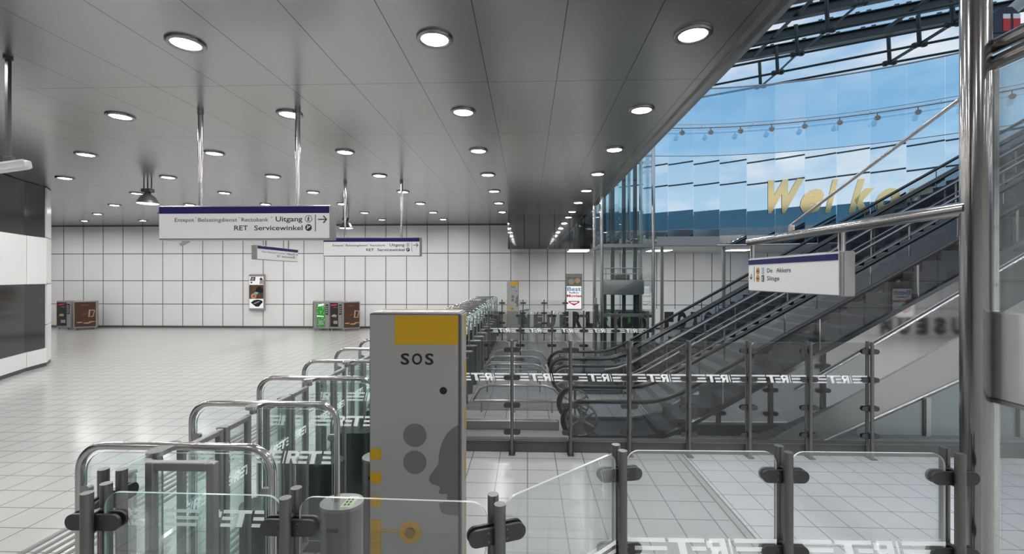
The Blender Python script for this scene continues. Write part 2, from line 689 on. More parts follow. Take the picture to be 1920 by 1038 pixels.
# tactile paving strips
def tactile(name, label, x0, x1, y0, y1, n, along):
    b = MB()
    for k in range(n):
        if along == 'Y':
            w = (x1 - x0) / n
            b.box((x0 + k * w + w * .28, y0, 0.0), (x0 + k * w + w * .72, y1, 0.004), 'groove')
        else:
            w = (y1 - y0) / n
            b.box((x0, y0 + k * w + w * .2, 0.0), (x1, y0 + k * w + w * .72, 0.004), 'groove')
    tag(b.build(name), label, kind='structure')


tactile('trim_4', 'dark ribbed guide strip along the left of the gates', -3.58, -3.10, 1.0, 13.5, 6, 'Y')
tactile('trim_5', 'narrow ribbed guide strip under the gates', -2.28, -1.98, 1.0, 13.5, 5, 'Y')
tactile('trim_6', 'ribbed guide strip across the stair landing', -1.1, 0.55, 6.62, 7.12, 8, 'X')

# ================================================================== DOWNLIGHTS
b = MB()
rim = thing('downlight', (0, 0, CZ), 'x', 'ceiling light', 'round downlights in the hall ceiling')
b.lathe((0, 0, 0), [(0.150, 0.0), (0.150, -0.012), (0.140, -0.022), (0.118, -0.024), (0.108, -0.016), (0.108, -0.001)], 'rim_chrome', 32)
b.build('rim', rim)
b = MB()
b.lathe((0, 0, 0), [(0.108, -0.014), (0.112, -0.010), (0.0, -0.010)], 'lamp', 28, False)
lo = b.build('lamp', rim)
index_kids(rim)
cols = [1.34 - 2.105 * k for k in range(10)]
rows = [3.74 + 1.672 * k for k in range(8)]
first = True
for r, y in [(None, 2.07), (None, .40), (None, -1.27), (None, -2.94)] + list(enumerate(rows)):
    for c, x in enumerate(cols if r is not None else cols[:5] + [3.44 + 2.1 * k for k in range(5)]):  # rows without a number are unseen lamps added to brighten foreground and right side
        if x < -10 and y < 10.5:
            continue
        if x > -0.8 and y > SY - 0.2:
            continue
        if r is None and c < 5 and y in (.40, -2.94):
            continue
        if r is None:
            lab = 'unseen round downlight added to brighten the foreground and right side'
        else:
            lab = 'round recessed downlight, %s row into the hall, %s from the atrium edge' % (ORD[r], ORD[c])
        if first:
            rim.location = (x, y, CZ)
            rim['label'] = lab
            first = False
        else:
            dup(rim, (x, y, CZ), label=lab)

# square panel lamps under the soffit
for k, (px, py) in enumerate(((1084, 470), (1236, 469), (1386, 468))):
    p = on_z(px, py, SZ)
    t = thing('panel_light', (p.x, p.y, SZ), ['flat rectangular panel lamp under the dark soffit beside the lift', 'flat rectangular panel lamp just right of the lift', 'flat rectangular panel lamp above the white escalator rail'][k], 'ceiling light', 'panel lamps under the soffit')
    b = MB()
    b.box((-0.36, -0.36, -0.012), (0.36, 0.36, -0.001), 'steel_mid')
    b.build('frame', t)
    b = MB()
    b.box((-0.33, -0.33, -0.018), (0.33, 0.33, -0.0125), 'panel_lamp')
    b.build('lamp', t)

# pendant lamps
for k, (px, py, Y, lab) in enumerate(((277, 382, 9.1, 'grey dome pendant lamp on three rods above the left end of the large sign'),
                                      (649, 428, 13.4, 'small grey dome pendant lamp behind the pole of the second sign'))):
    p = on_y(px, py, Y)
    dz = CZ - p.z
    t = thing('pendant_lamp', (p.x, p.y, CZ), lab, 'pendant lamp', 'dome pendant lamps')
    b = MB()
    b.lathe((0, 0, -dz), [(0.20, 0.0), (0.19, 0.03), (0.13, 0.14), (0.075, 0.19), (0.055, 0.20), (0.055, 0.235), (0.0, 0.235)], 'lamp_shade', 28)
    b.build('lamp_shade', t)
    b = MB()
    b.lathe((0, 0, -dz), [(0.185, 0.006), (0.0, 0.006)], 'pendant_lamp', 28, False)
    b.build('bulb', t)
    b = MB()
    b.bbox((-0.10, -0.06, -dz + 0.235), (0.10, 0.06, -dz + 0.31), 'lamp_shade', 0.008)
    b.build('housing', t)
    b = MB()
    for x in (-0.08, 0.0, 0.08):
        b.cyl((x, 0, -dz + 0.30), (x, 0, -0.001), 0.012, 'lamp_shade', 8)
    b.build('rod', t)


# ================================================================== HANGING SIGNS
def uitgang_face(w, h):
    """parts for a face in the XZ plane facing -Y, centred in x, z from 0 to h"""
    X0 = -w / 2
    fx = lambda px: X0 + (px - 297) / 323.0 * w
    fz = lambda py: h - (py - 386) / 62.5 * h
    e = 0.0015
    return fx, fz, e


def exit_sign(loc, rotz, w, h, th, label, poles, pole_top, flip=1):
    t = thing('hanging_sign', loc, label, 'sign', 'white and navy direction signs', rotz)
    b = MB()
    b.bbox((-w / 2, -th / 2, 0), (w / 2, th / 2, h), 'sign_box', 0.006)
    b.build('box', t)
    yf = -th / 2
    b = MB()
    b.box((-w / 2 + 0.014, yf - 0.006, 0.014), (w / 2 - 0.014, yf - 0.0005, h - 0.014), 'sign_face')
    b.box((-w / 2 + 0.014, -yf + 0.0005, 0.014), (w / 2 - 0.014, -yf + 0.006, h - 0.014), 'sign_face')
    b.build('face', t)
    fx, fz, e = uitgang_face(w, h)
    y0 = yf - 0.0075
    b = MB()
    b.box((-w / 2 + 0.014, yf - 0.0085, fz(400.5)), (w / 2 - 0.014, yf - 0.006, h - 0.014), 'navy')
    b.box((-w / 2 + 0.014, -yf + 0.006, fz(400.5)), (w / 2 - 0.014, -yf + 0.0085, h - 0.014), 'navy')
    b.build('band', t)
    b = MB()
    ax, ay = Vector((1, 0, 0)), Vector((0, 0, 1))

    def T(s, xa, xb, yb, cap, bold=0.0):
        put_text(b, s, (fx(xa), y0, fz(yb)), ax, ay, fx(xb) - fx(xa), cap, 'ink', bold)
    u = h / 62.5
    T('Entepot', 329, 365.5, 415.5, 7.4 * u)
    T('Belastingdienst', 373, 446.5, 415.5, 7.4 * u)
    T('Rectobank', 454.5, 505, 415.5, 7.4 * u)
    T('Uitgang', 518.5, 568, 415.5, 9.4 * u, 0.012)
    T('RET', 441, 466.5, 431.5, 9.2 * u, 0.012)
    T('Servicewinkel', 478.5, 568.5, 431.5, 9.2 * u, 0.012)
    for px in (369, 450, 511):
        b.flat(circ(fx(px), fz(408), 0.9 * u, 10), (0, y0, 0), ax, ay, 'ink')
    b.build('lettering', t)
    b = MB()
    # walking figure in a ring
    cx, cz, r = fx(579.5), fz(411), 6.2 * u
    b.tube([(cx + r * math.cos(a * PI / 12), y0, cz + r * math.sin(a * PI / 12)) for a in range(24)], 0.45 * u, 'ink', 6, closed=True)
    b.flat(circ(cx + .3 * u, cz + 3.6 * u, 1.1 * u, 12), (0, y0, 0), ax, ay, 'ink')
    for (p, q2, wd) in (((0, 2.3), (-.4, -.8), .9), ((-.4, -.8), (1.6, -4.3), .7), ((-.4, -.8), (-2.2, -4.2), .7), ((0, 2), (2.3, .4), .5), ((0, 2), (-2.2, .6), .5)):
        p1, p2 = Vector((cx + p[0] * u, y0, cz + p[1] * u)), Vector((cx + q2[0] * u, y0, cz + q2[1] * u))
        b.tube([p1, p2], wd * u, 'ink', 6, sq=0.3)
    cz = fz(427)
    b.flat(circ(cx, cz, 6.2 * u), (0, y0, 0), ax, ay, 'ink')
    b.flat([(cx - 3 * u, cz - 3 * u), (cx - .5 * u, cz - 1.2 * u), (cx + 3.8 * u, cz + 2.2 * u), (cx + 2.6 * u, cz + 3.6 * u), (cx - 1.6 * u, cz + .6 * u), (cx - 3.6 * u, cz - 1.6 * u)], (0, y0 - 0.001, 0), ax, ay, 'sign_face')
    b.flat(circ(cx - 1.6 * u, cz + 2.6 * u, 1.2 * u, 12), (0, y0 - 0.001, 0), ax, ay, 'sign_face')
    b.box((fx(591.6), y0 - 0.001, fz(434)), (fx(592.8), y0 + 0.0005, fz(403)), 'ink')
    b.box((fx(597), y0 - 0.001, fz(412.9)), (fx(612), y0 + 0.0005, fz(411.1)), 'ink')
    for s in (1, -1):
        b.prism([(fx(606), fz(412 - 6 * s)), (fx(608), fz(412 - 7 * s)), (fx(614), fz(412)), (fx(611.5), fz(412))][::s], (0, y0, 0), ax, ay, 0.002, 'ink')
    b.build('pictogram', t)
    for x in poles:
        b = MB()
        zm = h + (pole_top - h) * 0.50
        b.cyl((x, 0, h - 0.004), (x, 0, zm), 0.021, 'steel', 14)
        b.cyl((x, 0, zm - 0.02), (x, 0, pole_top), 0.029, 'steel', 14)
        b.cyl((x, 0, pole_top - 0.045), (x, 0, pole_top - 0.002), 0.034, 'steel_mid', 14)
        b.build('pole', t)
    return t


def sign_at(Y, pl, pt, pr, pb):
    a, c = on_y(pl, pt, Y), on_y(pr, pb, Y)
    return a, c


a, c = sign_at(5.20, 297, 386, 620, 448.5)
w, h = c.x - a.x, a.z - c.z
q1, q2 = on_y(376, 200, 5.28).x - (a.x + c.x) / 2, on_y(558, 200, 5.28).x - (a.x + c.x) / 2
exit_sign(((a.x + c.x) / 2, 5.28, c.z), 0, w, h, 0.16, 'large white hanging direction sign with navy band, nearest in the hall', (q1, q2), CZ - c.z)
a2, c2 = sign_at(9.18, 606, 445, 788, 480)
exit_sign(((a2.x + c2.x) / 2, 9.26, c2.z), 0, c2.x - a2.x, a2.z - c2.z, 0.16, 'second white hanging direction sign, smaller looking, behind the large one', (q1, q2), CZ - c2.z)
pa, pb = on_y(482, 459, 12.0), on_y(482, 486, 12.0)
L3 = on_x(559, 470, pa.x).y - pa.y
exit_sign((pa.x - 0.08, pa.y + L3 / 2, pb.z), PI / 2, L3, pa.z - pb.z, 0.15, 'small distant direction sign turned sideways below the large sign', (-L3 * .25, L3 * .3), CZ - pb.z)

# ---- De Akkers sign on the steel arm
XS = 1.86
za, zb = on_x(1576, 470, XS), on_x(1580, 556, XS)
zl = on_x(1404, 483, XS)
y0s, y1s = za.y, zl.y
z0s, z1s = zb.z, za.z
Ls, hs = y1s - y0s, z1s - z0s
t = thing('platform_sign', (XS, (y0s + y1s) / 2, z0s), 'white platform sign reading De Akkers and Slinge under the steel arm', 'sign', rotz=-PI / 2)
# local x = towards the viewer (-Y); local -y = the face side (-X)
b = MB()
b.bbox((-Ls / 2, 0.0, 0), (Ls / 2, 0.085, hs), 'sign_box', 0.005)
b.build('box', t)
b = MB()
b.box((-Ls / 2 + .01, -0.006, 0.008), (Ls / 2 - .01, -0.0003, hs - .008), 'sign_face')
b.build('face', t)
b = MB()
b.box((-Ls / 2 + .01, -0.0085, hs * .80), (Ls / 2 - .01, -0.006, hs * .945), 'navy')
b.build('band', t)
b = MB()
b.box((Ls / 2 - 0.001, 0.02, 0.006), (Ls / 2 + 0.003, 0.082, hs - .006), 'plate_grey')
b.build('end_cap', t)
ax, ay = Vector((1, 0, 0)), Vector((0, 0, 1))


def sf(px):   # position along the face for a pixel column of the photograph
    return (y0s + y1s) / 2 - on_x(px, 510, XS).y


SX = sf
yT = -0.0075
b = MB()
for (s, xa, xb, yy, cap) in (('De', 1440, 1450, .555, .105), ('Akkers', 1457.5, 1484.5, .555, .105), ('Slinge', 1440, 1463, .335, .105)):
    put_text(b, s, (SX(xa), yT, hs * yy), ax, ay, SX(xb) - SX(xa), hs * cap * 1.2, 'ink', 0.004)
b.build('lettering', t)
b = MB()
bx = SX(1415.6)
b.box((bx, yT - .0005, hs * .28), (bx + .004, yT + .001, hs * .735), 'ink')
xx = SX(1410)
b.box((xx - .003, yT - .0005, hs * .36), (xx + .003, yT + .001, hs * .52), 'ink')
for s in (1, -1):
    b.prism([(xx, hs * .345), (xx + s * .021, hs * .42), (xx + s * .021, hs * .445), (xx, hs * .375)][::s], (0, yT, 0), ax, ay, .002, 'ink')
b.build('arrow', t)
b = MB()
for zz in (.605, .385):
    mc = SX(1422.5)
    b.flat(circ(mc, hs * zz, .027), (0, yT, 0), ax, ay, 'ink')
    b.flat(circ(mc, hs * zz, .024), (0, yT - .0006, 0), ax, ay, 'orange_badge')
    put_text(b, 'M', (mc - .011, yT - .0012, hs * zz - .010), ax, ay, .022, .020, 'ink', .01)
for zz, mname, tx in ((.605, 'sky_badge', 'D'), (.385, 'ink', 'E')):
    mc = SX(1432)
    b.flat(rrect(mc - .019, hs * zz - .025, mc + .019, hs * zz + .025, .003), (0, yT, 0), ax, ay, mname)
    put_text(b, tx, (mc - .010, yT - .0008, hs * zz - .016), ax, ay, .020, .032, 'sign_face', .008)
b.build('badge', t)

# ---- the arm, stay and column
xA, ta = 1.875, thing('sign_arm', (1.875, 2.0, 2.25), 'polished steel tube arm from the big column out over the platform sign', 'sign arm')
p1, p2 = on_x(1405, 451, xA), on_x(1800, 397, xA)
zA = 0.5 * (p1.z + p2.z)
b = MB()
org = Vector((1.875, 2.0, 2.25))
b.tube([Vector((xA, 2.0, zA)) - org, Vector((xA, p1.y - 0.03, zA)) - org, Vector((xA, p1.y - .01, zA)) - org, Vector((xA, p1.y, zA)) - org], 0.031, 'steel_dark', 20)
b.build('tube', ta)
for px in (1411, 1578):
    yy = on_x(px, 470, xA + .02).y
    b = MB()
    b.cyl(Vector((xA + .02, yy, z1s + .0005)) - org, Vector((xA + .02, yy, zA)) - org, 0.020, 'steel_bright', 16)
    b.build('hanger', ta)
b = MB()
s1, s2 = on_x(1487, 419, xA), on_x(1800, 186, xA)
b.cyl(s1 - org, s2 - org, 0.0085, 'steel_mid', 10)
b.prism(rrect(-.03, -.01, .03, .055, .025), Vector((xA, s1.y + .02, zA + .028)) - org, (0, -1, 0), (0, 0, 1), .012, 'steel')
b.build('stay', ta)

colp = Vector((1.90, 2.0, 0))
t = thing('steel_column', colp, 'tall polished round steel column at the right with a glazed screen', 'column')
b = MB()
b.cyl((0, 0, 0), (0, 0, 7.5), 0.0505, 'steel_dark', 40)
b.build('shaft', t)
b = MB()
b.lathe((0, 0, 0), [(0.085, 0), (0.085, .01), (0.05, .014)], 'steel_mid', 32)
b.build('base_plate', t)

# the glazed screen to the viewer's side of the column, along Y
t = thing('glass_screen', (1.953, 2.0, 0), 'framed glass screen with a steel middle band right of the column', 'glass screen')
b = MB()
for z in (2.835, 2.905):
    b.cyl((0.0, 0.06, z), (0.0, -1.5, z), 0.029, 'steel_dark', 20)
b.build('top_rail', t)
b = MB()
b.bbox((0.0, -0.02, 1.79), (0.028, 0.02, 2.83), 'steel_bright', .004)
b.bbox((0.0, -0.02, 0.0), (0.03, 0.02, 1.43), 'steel_bright', .004)
b.build('mullion', t)
b = MB()
b.bbox((0.0, -1.5, 1.43), (0.04, 0.045, 1.795), 'band_steel', .006)
b.build('band', t)
b = MB()
b.box((-.004, -1.5, 1.415), (0.06, 0.0, 1.43), 'frame_grey')
b.build('rail', t)
b = MB()
b.box((0.010, -1.5, 1.80), (0.018, -0.021, 2.805), 'glass_screen')
b.build('upper_pane', t)
b = MB()
b.box((0.010, -1.5, 0.02), (0.018, -0.021, 1.413), 'glass_screen')
b.build('lower_pane', t)


# ================================================================== SOS COLUMNS
def sos(label):
    t = thing('sos_column', (0, 0, 0), label, 'emergency column', 'SOS help columns')
    Wc, D, H = 0.345, 0.155, 1.803
    x0 = -Wc / 2
    s = Wc / 174.5
    fx = lambda px: x0 + (px - 688) * s
    fz = lambda py: H - (py - 586) * s
    b = MB()
    b.bbox((x0, 0.004, 0.02), (x0 + Wc, D, H), 'sos_edge', .003)
    b.box((x0 + .01, 0.014, 0), (x0 + Wc - .01, D - .01, .021), 'sos_edge')
    b.build('body', t)
    b = MB()
    b.box((x0 + .004, -0.0005, 0.03), (x0 + Wc - .008, 0.004, H - .006), 'sos_grey')
    b.build('front_panel', t)
    b = MB()
    b.box((x0 + Wc, .02, 0.03), (x0 + Wc + .003, D - .012, H - .006), 'sos_grey')
    b.build('side_panel', t)
    b = MB()
    b.box((x0 + .008, .016, H), (x0 + Wc - .008, D - .012, H + .004), 'white_panel')
    b.build('top_panel', t)
    y = -0.0015
    ax, ay = Vector((1, 0, 0)), Vector((0, 0, 1))
    b = MB()
    R = lambda a, c, d, e: b.box((fx(a), -.0025, fz(e)), (fx(d), -.0004, fz(c)), 'sos_yellow')
    R(737.5, 590, 858.5, 645)
    for k in range(10):
        ya = 843 + 45.2 * k
        yb = ya + 20.5
        if k == 3:
            ya, yb = 979, 1022.5
        R(690.5, ya, 711, yb)
    R(711, 996.5, 739, 1000.5)
    n = 36
    ring = [(fx(767) + 21.5 * s * math.cos(2 * PI * k / n), fz(1001) + 21.5 * s * math.sin(2 * PI * k / n)) for k in range(n)]
    b.flat(ring, (0, -.0025, 0), ax, ay, 'sos_yellow')
    # stepped yellow blocks on the side
    for k in range(7):
        zt = H - .006 - k * .185
        b.prism([(D - .05, zt - .105 + (0.0)), (D - .014, zt - .09), (D - .014, zt), (D - .05, zt - .012)], (x0 + Wc + .0036, 0, 0), (0, 1, 0), (0, 0, 1), .001, 'sos_yellow')
    b.box((x0 + .008, D - .02, H + .0035), (x0 + Wc - .02, D - .012, H + .006), 'sos_yellow')
    b.build('yellow_marking', t)
    b = MB()
    put_text(b, 'S', (fx(749), y, fz(682.5)), ax, ay, 16.5 * s, 21.5 * s, 'black', .022)
    put_text(b, 'O', (fx(770.5), y, fz(682.5)), ax, ay, 19.5 * s, 21.5 * s, 'black', .022)
    put_text(b, 'S', (fx(795.5), y, fz(682.5)), ax, ay, 16.5 * s, 21.5 * s, 'black', .022)
    b.build('lettering', t)
    b = MB()
    for cy in (817, 868.5):
        b.flat(circ(fx(776), fz(cy), 22.3 * s, 40), (0, y, 0), ax, ay, 'sos_mark')
    hp = [(764, 65), (735, 80), (700, 105), (672, 135), (650, 170), (632, 210), (620, 250), (611, 300), (608, 335), (608, 365), (560, 430), (538, 462), (534, 482), (540, 503), (560, 520), (600, 531), (614, 540), (620, 555), (610, 575), (613, 588), (622, 594), (668, 590), (674, 600), (674, 650), (612, 668), (620, 712), (632, 735), (655, 747), (690, 752), (764, 758)]
    pts = [(fx(670 + q[0] / 4.022), fz(780 + q[1] / 4.022)) for q in hp]
    # fan in strips against the right edge so the outline stays exact
    xr = fx(859)
    for i in range(len(pts) - 1):
        (xa, za), (xb, zb) = pts[i], pts[i + 1]
        if za - zb > 1e-5:
            b.flat([(xa, za), (xb, zb), (xr, zb), (xr, za)], (0, y, 0), ax, ay, 'sos_mark')
        elif zb - za > 1e-5:
            pass
    b.build('head_symbol', t)
    b = MB()
    b.flat(circ(fx(830.5), fz(732), 7 * s, 24), (0, y - .0008, 0), ax, ay, 'black')
    b.build('lens', t)
    b = MB()
    c0 = Vector((fx(767), -.0015, fz(1001)))
    b.tube([c0, c0 + Vector((0, -.008, 0)), c0 + Vector((0, -.010, 0))], 9.2 * s, 'brass', 24)
    b.build('call_button', t)
    return t


near = sos('grey SOS help column with yellow blocks, close in the foreground')
near.location = (-0.424, 1.70, 0)
index_kids(near)
dup(near, (-0.445, 13.75, 0), label='distant SOS help column standing by the far barrier', group='SOS help columns')


# ================================================================== GLASS BARRIERS
def post_proto():
    t = thing('barrier_post', (0, 0, 0), 'x', 'barrier post')
    for s in (-1, 1):
        b = MB()
        y = s * .034
        b.tube([(0, y, 0), (0, y, 1.238), (0, y, 1.246)], .0178, 'post_steel', 20)
        b.build('tube', t)
    b = MB()
    b.bbox((-.035, -.075, 0), (.035, .075, .008), 'clamp_steel', .003)
    b.build('base_plate', t)
    for z in (1.14, .835, .53, .236):
        b = MB()
        for y in (-.0125, .0125):
            b.prism(rrect(-.092, z - .026, .092, z + .026, .0255, 8), (0, y, 0), (1, 0, 0), (0, 0, 1), .010, 'clamp_steel')
        for dz in (-.03, .03):
            b.box((-.008, -.034, z + dz - .002), (.008, .034, z + dz + .002), 'post_steel')
        for x in (-.03, .03):
            for dz in (-.014, .014):
                b.cyl((x, -.0185, z + dz), (x, -.0172, z + dz), .0035, 'post_steel', 8)
        b.build('clamp', t)
    return t


P0 = post_proto()
index_kids(P0)
P0_used = [False]


def add_post(x, y, rotz, label, group):
    if not P0_used[0]:
        P0_used[0] = True
        P0.location = (x, y, 0)
        P0.rotation_euler.z = rotz
        P0['label'] = label
        P0['group'] = group
        return P0
    return dup(P0, (x, y, 0), rotz, label, group)


def add_pane(p, q, mat, edge, label, group, flip=False, z0=.14, zt=1.235, lh=.083, lz=.80, gap=.030, lmat='letter_white', r=.05):
    p, q = Vector((p[0], p[1], 0)), Vector((q[0], q[1], 0))
    d = q - p
    L = d.length
    rot = math.atan2(d.y, d.x)
    t = thing('glass_barrier', p, label, 'glass panel', group, rot)
    b = MB()
    b.prism(rrect(gap, z0, L - gap, zt, r, 7, (1, 1, 0, 0)), (0, 0, 0), (1, 0, 0), (0, 0, 1), .009, mat, edge)
    b.build('glass', t)
    b = MB()
    W = L - 2 * gap
    for poly in logo_polys(0.0, W, lh, W * .5 - 1.6 * lh):
        if flip:
            poly = [(W - x, y) for (x, y) in poly][::-1]
        b.flat(poly, (gap, -.0055, lz), (1, 0, 0), (0, 0, 1), lmat)
    b.build('lettering', t)
    return t


# front row: (x, y, turn)
FP = [(-2.08, 1.455, 0), (-1.418, 1.455, 0), (-.762, 1.445, 0), (-.097, 1.425, math.radians(22)), (.374, 1.872, math.radians(12)), (1.035, 1.88, 0), (1.70, 1.885, 0)]
FL = ['left end pair of grey barrier posts in the front row', 'pair of grey posts by the left corner of the front barrier', 'pair of grey posts left of the foreground SOS column',
      'pair of grey posts just right of the foreground SOS column', 'pair of grey posts where the slanting pane ends', 'pair of grey posts in the middle of the right front barrier', 'pair of grey posts standing against the big steel column']
for i, (x, y, a) in enumerate(FP):
    if i == 0:
        continue
    add_post(x, y, a, FL[i], 'posts of the front barrier')
add_post(-1.50, 1.60, PI / 2 + .0, 'pair of grey posts turned sideways at the left front corner', 'posts of the front barrier')
PL = [None, 'clear glass pane in front of the nearest gate hoop', 'clear glass pane across the foot of the SOS column', 'glass pane set at a slant right of the SOS column', 'clear glass pane between the slanting pane and the middle posts', 'clear glass pane next to the big steel column']
for i in range(1, 6):
    x, y, a = FP[i]
    x2, y2, a2 = FP[i + 1]
    add_pane((x, y), (x2, y2), 'glass_front_clear' if i == 1 else 'glass_front_light' if i == 2 else 'glass_front', 'teal_edge' if i == 1 else 'pale_edge', PL[i], 'panes of the front barrier', flip=(i >= 3))
add_pane((-1.50, 1.60), (-1.50, 1.855), 'glass_front_clear', 'teal_edge', 'short glass pane running back to the nearest hoop', 'panes of the front barrier')

# second row by the escalators
BY = 5.02
BX = [-.81 + .64 * k for k in range(8)]
for i, x in enumerate(BX):
    add_post(x, BY, 0, 'pair of grey barrier posts before the escalators, %s from the left of the row' % ORD[i], 'posts of the escalator barrier')
for i in range(7):
    add_pane((BX[i], BY), (BX[i + 1], BY), 'glass_tinted', 'teal_edge', 'grey tinted glass pane before the escalators, %s from the left' % ORD[i], 'panes of the escalator barrier', flip=True)
b = MB()
b.bbox((-1.2, 5.06, 0), (8.5, 5.16, .135), 'kerb_grey', .006)
tag(b.build('trim_7'), 'dark grey kerb behind the escalator barrier', kind='structure')

# third row beyond the escalators
CY = 9.42
CX = [-.80 + .652 * k for k in range(6)]
for i, x in enumerate(CX):
    add_post(x, CY, 0, 'pair of barrier posts behind the escalators, %s from the left of that row' % ORD[i], 'posts of the far escalator barrier')
for i in range(5):
    add_pane((CX[i], CY), (CX[i + 1], CY), 'glass_tinted', 'teal_edge', 'glass pane behind the escalators, %s from the left of that row' % ORD[i], 'panes of the far escalator barrier', flip=True)

# fourth row at the far end
DY = 14.0
DX = [-.78 + .645 * k for k in range(4)]
for i, x in enumerate(DX):
    add_post(x, DY, 0, 'distant pair of posts by the far SOS column, %s from the left' % ORD[i], 'posts of the far end barrier')
for i in range(3):
    add_pane((DX[i], DY), (DX[i + 1], DY), 'glass_far', 'pale_edge', 'milky distant glass pane before the lettered wall, %s from the left' % ORD[i], 'panes of the far end barrier', flip=False)


# ================================================================== TICKET GATES
def hoop_path(w, h, r, n=8):
    pts = [(-w, 0, 0.0)]
    for k in range(n + 1):
        a = PI - k * (PI / 2) / n
        pts.append((-w + r + r * math.cos(a), 0, h - r + r * math.sin(a)))
    for k in range(n + 1):
        a = PI / 2 - k * (PI / 2) / n
        pts.append((w - r + r * math.cos(a), 0, h - r + r * math.sin(a)))
    pts.append((w, 0, 0.0))
    return pts


PITCH = .640
t = thing('ticket_gate', (0, 0, 0), 'x', 'ticket gate', 'row of ticket gates')
G0 = t
b = MB()
b.tube(hoop_path(.412, 1.234, .105), .0165, 'steel', 14)
b.build('hoop', t)
b = MB()
b.prism(rrect(-.385, .10, .385, 1.207, .085, 7, (1, 1, 0, 0)), (0, 0, 0), (1, 0, 0), (0, 0, 1), .009, 'glass_gate', 'teal_edge')
g = b.build('glass', t)
b = MB()
for x0 in (-.375, .005):
    for poly in logo_polys(x0, x0 + .375, .070, x0 + .10):
        b.flat(poly, (0, -.0055, .905), (1, 0, 0), (0, 0, 1), 'letter_white')
b.build('lettering', t)
for x, z in ((-.388, 1.05), (.388, 1.05), (-.388, .35), (.388, .35)):
    b = MB()
    b.prism(rrect(-.026, -.018, .026, .018, .0175, 6), (x, 0, z), (1, 0, 0), (0, 0, 1), .022, 'steel_mid')
    b.build('clamp', t)
b = MB()
b.prism(rrect(-.034, -.11, .034, .035, .033, 8), (-.02, 0, 1.236), (1, 0, 0), (0, 1, 0), .018, 'steel')
b.cyl((-.02, -.07, 1.20), (-.02, -.07, 1.228), .018, 'steel_mid', 14)
b.build('hinge_plate', t)


def leaf(y0, y1, x=-.02):
    b = MB()
    zt, zb, w = 1.205, .14, .026
    b.bbox((x - .014, y0, zb), (x + .014, y0 + w, zt), 'frame_grey', .003)
    b.bbox((x - .014, y1 - w, zb), (x + .014, y1, zt), 'frame_grey', .003)
    b.bbox((x - .014, y0 + w, zt - w), (x + .014, y1 - w, zt), 'frame_grey', .003)
    b.bbox((x - .014, y0 + w, zb), (x + .014, y1 - w, zb + w), 'frame_grey', .003)
    o = b.build('door_leaf', t)
    b = MB()
    b.box((x - .004, y0 + w, zb + w), (x + .004, y1 - w, zt - w), 'glass_gate')
    b.build('door_glass', o)
    b = MB()
    for poly in logo_polys(0, y1 - y0 - 2 * w, .05, .03):
        b.flat(poly, (x + .0055, y0 + w, .90), (0, 1, 0), (0, 0, 1), 'letter_white')
    b.build('door_lettering', o)


leaf(.045, PITCH / 2 - .008)
leaf(PITCH / 2 + .008, PITCH - .105)
# pods: dark machine housings with rounded ends


def pod(name, x0, x1, y0, y1, h, top):
    b = MB()
    r = (y1 - y0) / 2 - .001
    pl = rrect(x0, y0, x1, y1, r, 8)
    b.prism(pl, (0, 0, (h - .02) / 2), (1, 0, 0), (0, 1, 0), h - .02, 'pod_dark' if name == 'left_pod' else 'pod_mid', None, True)
    b.prism([(x + (0.004 if x > (x0 + x1) / 2 else -.004), y) for x, y in pl], (0, 0, h - .01), (1, 0, 0), (0, 1, 0), .018, top)
    return b.build(name, t)


p = pod('left_pod', -.20, .14, .03, .20, .62, 'pod_dark')
p = pod('reader_pod', .33, .555, -.10, .09, .70, 'pod_top')
b = MB()
b.flat([(.455, -.07), (.515, -.07), (.52, .055), (.465, .055)], (0, 0, .7002), (1, 0, 0), (0, 1, 0), 'label_green')
for i in range(2):
    for j in range(3):
        b.box((.468 + i * .02, -.05 + j * .03, .7004), (.480 + i * .02, -.032 + j * .03, .7012), 'ink')
b.build('reader_label', p)
b = MB()
b.box((.40, -.103, .58), (.46, -.0985, .60), 'black')
b.build('slot', p)
b = MB()
b.tube([(-.30, .10, 0), (-.30, .10, 1.06)], .034, 'steel', 20)
b.prism(circ(0, 0, .036, 20), (-.30, .10, 1.07), (1, 0, .25), (0, 1, 0), .012, 'pod_top')
b.build('card_post', t)
index_kids(t)
GX, GY = -1.468, 1.855
NG = 19
DOORS = ('door_leaf', 'door_glass', 'door_lettering')
for n in range(NG):
    lab = 'steel hoop ticket gate with lettered glass, %s from the front of the long row' % ORD[n]
    if n == 0:
        G0.location = (GX, GY, 0)
        G0['label'] = lab
    else:
        dup(G0, (GX, GY + PITCH * n, 0), label=lab)
for n in range(3):
    dup(G0, (GX - .03, GY + PITCH * (n + 20.6), 0), label='distant steel hoop ticket gate beyond the gap, %s of the far set' % ORD[n])
# open leaf before the first hoop
t = thing('gate_leaf', (-1.32, 1.70, 0), 'grey framed glass gate leaf standing open before the nearest hoop', 'gate leaf')
b = MB()
zt, zb, w = 1.235, .14, .032
xa, xb = -.135, .135
for (A, B) in (((xa, zb), (xa + w, zt)), ((xb - w, zb), (xb, zt)), ((xa + w, zt - w), (xb - w, zt)), ((xa + w, zb), (xb - w, zb + w))):
    b.bbox((A[0], -.016, A[1]), (B[0], .016, B[1]), 'frame_grey', .003)
b.build('frame', t)
b = MB()
b.box((xa + w, -.004, zb + w), (xb - w, .004, zt - w), 'glass_gate')
b.build('glass', t)


# ================================================================== ESCALATORS
SL = math.tan(math.radians(29.6))
XK = 1.62          # where the incline bends


def incl(x, z, xk=XK, R=1.1):
    """height of a line that is level at z before xk and climbs after it (rounded knee)"""
    t0 = R * math.tan(math.radians(29.6) / 2)
    if x <= xk - t0:
        return z
    if x >= xk + t0 * math.cos(math.radians(29.6)):
        return z + (x - xk) * SL
    dx = x - (xk - t0)
    return z + R - math.sqrt(max(R * R - dx * dx, 0))


